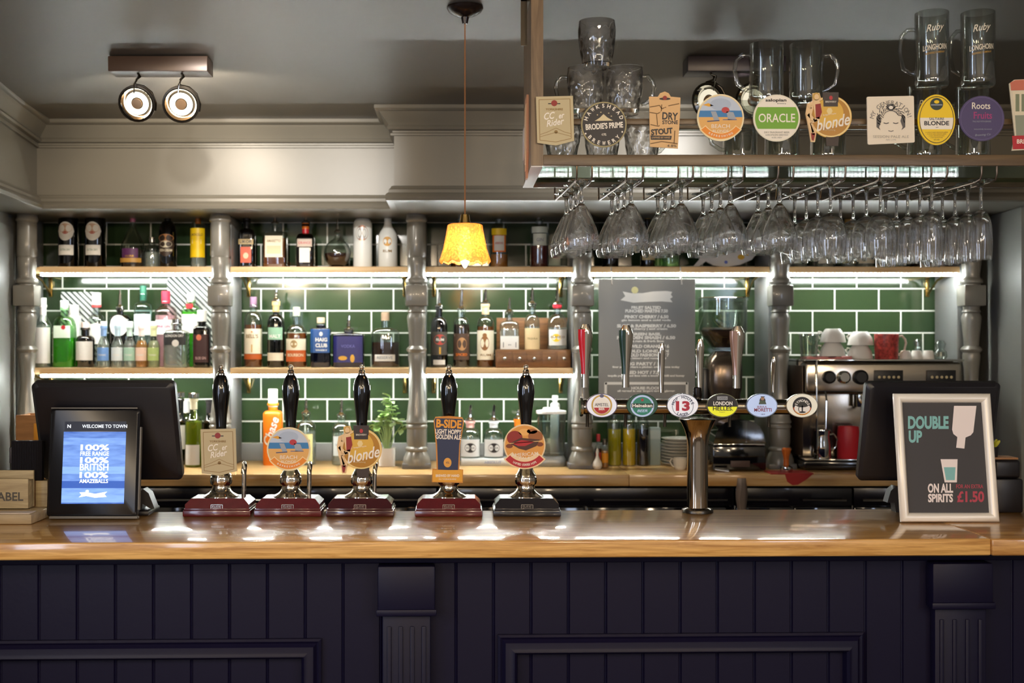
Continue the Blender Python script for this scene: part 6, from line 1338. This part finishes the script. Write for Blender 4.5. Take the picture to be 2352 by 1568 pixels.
rows = [(1484, 706, 68, 7, 'FRUIT SALTED'), (1485, 714, 98, 8, 'PUNCHED MARTINI 7.50'), (1485, 727, 101, 8, 'PINKY CHERRY / 6.50'), (1484, 735.5, 114, 6, 'gin lemon and a cold soda'), (1485, 748, 136, 8, 'SLOE & RASPBERRY / 6.50'), (1487, 755.5, 92, 6, 'gin cherry | and cream'),
        (1484, 767, 70, 7, 'GREEN BASIL'), (1484, 775, 134, 8, 'P GARDEN SMASH / 6.50'), (1482, 783, 86, 5.5, 'mint rum & fresh lime'), (1492, 795, 90, 8, 'WILD ORANGE / 6'), (1490, 806, 92, 7, 'OLD LONDON'), (1492, 815, 90, 8, 'OLD FASHIONED / 7'), (1484, 823, 92, 5.5, 'rye bitters and some peel'), (1480, 835, 82, 8, 'BIG PARTY / 16'), (1484, 843, 155, 6, 'four people share a pitcher, ask for one today'),
        (1480, 855, 80, 8, 'RED HOT / 7.50'), (1484, 863, 177, 6, 'tequila pepper and lime with a touch of chilli and honey'), (1484, 891, 68, 7, 'HOUSE FLOOR'), (1484, 898, 132, 6, 'all served in our largest tasting glasses')]
for x, y, w, h, tx_ in rows: A.text(tx_, x, y, w, h, BW, 1, .06)
A.line([(1390, 880), (1579, 880)], 6, BW, 1); A.line([(1391, 878), (1391, 930)], 6, BW, 1); A.line([(1578, 878), (1578, 930)], 6, BW, 1)
A.done(t)
# ================================================================ coffee grinder and knock box
D = 5.30; s = D / FOC; bs = PY - (BACK_Z - H) * FOC / D; t = thing('coffee_grinder', 'tall coffee grinder with clear hopper of beans behind the beer font', 'grinder', (X(1660, D), D, BACK_Z + .0003))
def gz(y): return (bs - y) * s
b = MB(); b.add(lathe([(.0, 0), (44 * s, 0), (44 * s, gz(1045)), (38 * s, gz(1035)), (0, gz(1035))], 32, n=4), mat('#2a2725', .35, .3)); b.build('base', t)
b = MB(); b.add(lathe([(36 * s, gz(1034.5)), (38 * s, gz(905)), (42 * s, gz(890)), (42 * s, gz(840)), (36 * s, gz(822)), (20 * s, gz(806)), (0, gz(805))], 32, n=3), mat('#6b5e52', .22, .8)); b.build('motor_body', t)
one(bx(-50 * s, -38.5 * s, -.05, .02, gz(960), gz(845), .006), mat('#1c1a1a', .3), 'dosing_chute', t)
b = MB(); b.add(lathe([(20 * s, gz(804)), (26 * s, gz(800)), (52 * s, gz(765)), (55 * s, gz(758)), (55 * s, gz(692)), (53.5 * s, gz(692)), (53 * s, gz(757)), (24 * s, gz(798))], 36, caps=False), tglass((232, 236, 232), .03, .1)); b.build('hopper', t)
one(lathe([(53 * s, gz(691.5)), (57 * s, gz(691)), (57 * s, gz(685)), (54 * s, gz(683)), (0, gz(683))], 36), tglass((225, 232, 235), .05, .2), 'hopper_lid', t)
b = MB(); b.add(lathe([(21 * s, gz(798)), (24 * s, gz(796)), (50 * s, gz(762)), (51.5 * s, gz(757)), (44 * s, gz(752)), (20 * s, gz(756)), (0, gz(752))], 36), mat('#4a3122', .5, 0, 'coffee', bump=.5, bscale=140)); bo = b.build('coffee_beans', t); bo['kind'] = 'stuff'
D = 5.08; s = D / FOC; bs = PY - (BACK_Z - H) * FOC / D; t = thing('knock_box', 'black box appliance with clear domed lid on the back counter behind the font', 'appliance', (X(1700, D), D, BACK_Z + .0003))
def kz(y): return (bs - y) * s
one(bx(-62 * s, 60 * s, 0, .12, .004, kz(1024), .006), BLACK, 'body', t); one(bx(-22 * s, 22 * s, -.004, -.0002, kz(1072), kz(1058), .001), mat('#5a4640', .5), 'front_plate', t)
one(bx(-60 * s, 58 * s, .004, .116, kz(1023.5), kz(1019), .002), CHROME, 'rim', t)
v = []; n = 10
for y in (.006, .114):
    for k in range(n + 1):
        a = PI * k / n; v.append(Vector((math.cos(a) * 60 * s * (1 if k in (0, n) else .95), y, kz(1018.5) + math.sin(a) ** .7 * 56 * s)))
f = [[i, i + 1, n + 2 + i, n + 1 + i] for i in range(n)] + [list(range(n + 1)), list(range(2 * n + 1, n, -1))]
one((v, f), tglass((150, 156, 160), .05, .18), 'clear_lid', t)
one(tube([(-60 * s, -.02, .012), (-30 * s, -.04, .006)], .006, 8), STEEL, 'spoon_handle', t)
# ================================================================ espresso machine and what stands on it
DE = 5.09; s = DE / FOC; bs = PY - (BACK_Z - H) * FOC / DE; t = thing('espresso_machine', 'chrome two-group espresso machine carrying cups behind the right till', 'coffee machine', (X(2030, DE), DE, BACK_Z + .0003))
def ez(y): return (bs - y) * s
def ex(px): return (px - 2030) * s
MIR = mat('#b8aea0', .16, 1.0, 'machine steel'); x0, x1 = ex(1848), ex(2212)
b = MB(); b.add(bx(x0, x1, .09, .42, .05, ez(830), .006), MIR); b.add(bx(x0 + .004, x1 - .004, .0, .0895, ez(905), ez(832), .012, 3), MIR); b.build('body', t)
one(bx(x0 - .003, x1 + .002, -.01, .43, ez(829.5), ez(825), .002), CHROME, 'cup_tray', t)
one(bx(x0 - .003, x0 - .0002, .02, .40, .06, ez(840), .004), mat('#4a3a2c', .4, .4), 'side_panel', t)
one(bx(ex(1872), ex(1876), -.014, -.0104, ez(1030), ez(828), .001), CHROME, 'steam_pipe', t)
for a in (2040, 2161):
    p = one(bx(ex(a - 33), ex(a + 33), -.008, -.0002, ez(878), ez(850), .002), BLKPL, 'button_pad', t)
    for k in range(5): one(ball(ex(a - 22 + 11 * k), -.0105, ez(866), .0062, .004, .0062, 10, 6), mat('#d9c9a0', .3), 'button', p)
for a, r_, m in ((1903, 15, BLKPL), (1937, 15, CHROME), (1975, 17, BLKPL)):
    one(xf(lathe([(0, 0), (r_ * s, .001), (r_ * s, .016), (r_ * s * .7, .024), (0, .024)], 22), Matrix.Translation((ex(a), -.0005, ez(866))) @ Matrix.Rotation(R(90), 4, 'X')), m, 'knob', t)
for a in (1985, 2130):
    one(lathe([(.0, 0), (.03, 0), (.032, .01), (.032, .05), (.026, .055), (0, .055)], 24, cx=ex(a), cy=.045, cz=ez(935)), CHROME, 'group_head', t)
    one(tube([(ex(a), .02, ez(938)), (ex(a), -.03, ez(940)), (ex(a), -.10, ez(946))], .010, 10, .013), BLKPL, 'portafilter', t)
b = MB(); b.add(bx(x0 - .005, x1, .0, .35, .008, .045, .01), BLACK); b.build('drip_tray', t)
one(bx(x0 - .0, x1 - .004, -.004, .12, .0455, .05, .001), CHROME, 'drip_grid', t)
one(tube([(ex(1896), .0, ez(900)), (ex(1894), -.03, ez(920)), (ex(1890), -.035, ez(985))], .004, 8), CHROME, 'steam_wand', t)
b = thing('milk_jug', 'steel milk jug on the coffee machine drip tray', 'jug', (X(1888, 5.13), 5.128, BACK_Z + .0508), 0, 'jugs on the drip tray')
one(lathe([(.0, 0), (.036, 0), (.038, .004), (.036, .06), (.031, .095), (.034, .118), (.032, .118), (.029, .096), (.034, .06), (.035, .006), (0, .004)], 28, caps=False), CHROME, 'body', b); one(handle(.034, .03, .1, .03, .004), CHROME, 'handle', b)
b = thing('red_jug', 'matt red jug beside the steel jug on the drip tray', 'jug', (X(1948, 5.13), 5.128, BACK_Z + .0508), 0, 'jugs on the drip tray')
one(lathe([(.0, 0), (.044, 0), (.046, .004), (.045, .1), (.043, .135), (.041, .135), (.042, .1), (.043, .006), (0, .004)], 28, caps=False), mat('#c02430', .4), 'body', b); one(handle(.043, .03, .11, .03, .005), mat('#c02430', .4), 'handle', b)
TZ_ = BACK_Z + .0003 + ez(825) + .0004; DT2 = 5.16
CER = mat('#f0ece4', .22, 0, 'white china', coat=.3)
def cupx(name, lab, px, D, prof, m, hd=None, z=0, flip=False, rz=0, group=None):
    o = thing(name, lab, 'cup', (X(px, D), D, TZ_ + z), rz, group)
    H_ = max(q for _, q in prof); P = [(r, (H_ - q) if flip else q) for r, q in prof]
    one(lathe(P, 28, caps=False), m, 'cup_body', o)
    if hd:
        a, b_, c, d, e = hd; one(handle(a, (H_ - c) if flip else b_, (H_ - b_) if flip else c, d, e), m, 'handle', o)
    return o
cp = [(.0, 0), (.03, 0), (.034, .004), (.048, .026), (.0545, .058), (.053, .058), (.046, .028), (.032, .008), (0, .006)]
cg = 'white cups on the coffee machine'
cupx('glass_tumbler', 'clear fluted tumbler at the left end of the coffee machine top', 1858, DT2, [(.0, 0), (.03, 0), (.033, .004), (.040, .1), (.046, .106), (.044, .106), (.038, .1), (.031, .008), (0, .008)], BOT)
c0 = cupx('coffee_cup', 'white cup at the bottom of the left stack on the coffee machine', 1912, DT2, cp, CER, (.048, .015, .045, .02, .0035), .012, True, 3.0, cg)
dup(c0, (X(1913, DT2), DT2, TZ_ + .012 + .0585), 'white cup upside down on top of the left stack', 2.7)
dup(c0, (X(1975, DT2 + .02), DT2 + .02, TZ_ + .0002), 'white cup at the bottom of the stack left of the red mug', 2.3)
dup(c0, (X(1976, DT2 + .02), DT2 + .02, TZ_ + .0587), 'white cup on top of the stack left of the red mug', 2.2)
o = thing('folded_cloth', 'red and white folded cloth under the left cup stack', 'cloth', (X(1898, DT2), DT2 - .05, TZ_)); w = 50 * DT2 / FOC
v = []; f = []; n = 12
for z in (0, .0105):
    for i in range(n + 1):
        for y in (0, .11): v.append(Vector((-w + 2 * w * i / n, y, max(0, z + (.004 * math.sin(i * 1.7) - .002 * (1 + (i % 3) * .2) if z else 0)))))
k = 2 * (n + 1)
for i in range(n): f += [[2 * i, 2 * i + 2, 2 * i + 3, 2 * i + 1], [k + 2 * i, k + 2 * i + 1, k + 2 * i + 3, k + 2 * i + 2], [2 * i, k + 2 * i, k + 2 * i + 2, 2 * i + 2], [2 * i + 1, 2 * i + 3, k + 2 * i + 3, k + 2 * i + 1]]
f += [[0, 1, k + 1, k], [2 * n, k + 2 * n, k + 2 * n + 1, 2 * n + 1]]
one((v, f), mat('#d98a86', .8), 'cloth', o, sharp=20)
rm = cupx('red_mug', 'red patterned mug with pale handle on the coffee machine', 2036, DT2 - .02, [(.0, 0), (.046, 0), (.048, .003), (.050, .105), (.0485, .106), (.046, .006), (0, .005)], mat('#b5443c', .35, 0, 'red mug glaze', mottle=.55, bscale=70), None)
one(handle(.049, .018, .095, .034, .0045), mat('#e8d8c8', .3), 'handle', rm)
ep = [(.0, 0), (.018, 0), (.02, .003), (.026, .03), (.0265, .036), (.025, .036), (.018, .006), (0, .005)]
e0 = cupx('espresso_cup', 'small white espresso cup just right of the red mug', 2080, DT2 - .01, ep, CER, None, 0, True, 0, 'espresso cups')
dup(e0, (X(2107, DT2), DT2 + .01, TZ_), 'small white espresso cup, middle of three'); dup(e0, (X(2133, DT2), DT2 + .005, TZ_), 'small white espresso cup nearest the glass stopper')
o = thing('glass_shaker', 'round glass stopper at the right end of the coffee machine top', 'shaker', (X(2160, DT2), DT2, TZ_)); one(lathe([(.0, 0), (.022, 0), (.028, .01), (.026, .03), (.016, .042), (.02, .055), (.022, .065), (.014, .078), (0, .08)], 24), BOT, 'glass', o); one(lathe([(.0, .012), (.018, .012), (.016, .03), (0, .032)], 18), CHROME, 'core', o)
o = thing('glass_shaker', 'smaller glass stopper behind the espresso cups', 'shaker', (X(2108, 5.26), 5.26, TZ_)); one(lathe([(.0, 0), (.016, 0), (.017, .045), (.012, .05), (.018, .062), (.018, .075), (.01, .084), (0, .085)], 24), BOT, 'glass', o); one(lathe([(.0, .05), (.01, .052), (.01, .072), (0, .074)], 18), CHROME, 'core', o)
# tamper and red mat
D = 5.0; t = thing('tamping_mat', 'red rubber tamping mat hanging over the counter edge', 'mat', (X(1822, 4.975), 4.975, BACK_Z)); s = 4.975 / FOC
v = [Vector(p) for p in ((-52 * s, -.005, .0045), (46 * s, -.005, .0045), (46 * s, .11, .0045), (-52 * s, .11, .0045), (-52 * s, -.005, .0005), (46 * s, -.005, .0005), (46 * s, .11, .0005), (-52 * s, .11, .0005))]
b = MB(); b.add((v, [[0, 1, 2, 3], [7, 6, 5, 4], [0, 4, 5, 1], [1, 5, 6, 2], [2, 6, 7, 3], [3, 7, 4, 0]]), mat('#a8231f', .5)); b.build('mat_top', t)
b = MB(); b.add(prism([(-20 * s, .004), (46 * s, .004), (30 * s, -.02), (10 * s, -.042), (-2 * s, -.044), (-14 * s, -.03)], -.0055, -.0008), mat('#a8231f', .5)); b.build('hanging_lip', t)
t = thing('coffee_tamper', 'coffee tamper with orange wooden handle and steel foot', 'tamper', (X(1806, 5.03), 5.03, BACK_Z + .0048))
one(lathe([(.0, 0), (.024, 0), (.026, .004), (.024, .02), (.014, .026), (.0, .026)], 24), CHROME, 'foot', t)
one(lathe([(.0, .0261), (.012, .0262), (.011, .05), (.013, .066), (.018, .082), (.019, .092), (.014, .099), (0, .1)], 24), wood('tamper wood', '#a84a16', '#d0702a', 'Z', 10, .3), 'wooden_handle', t)
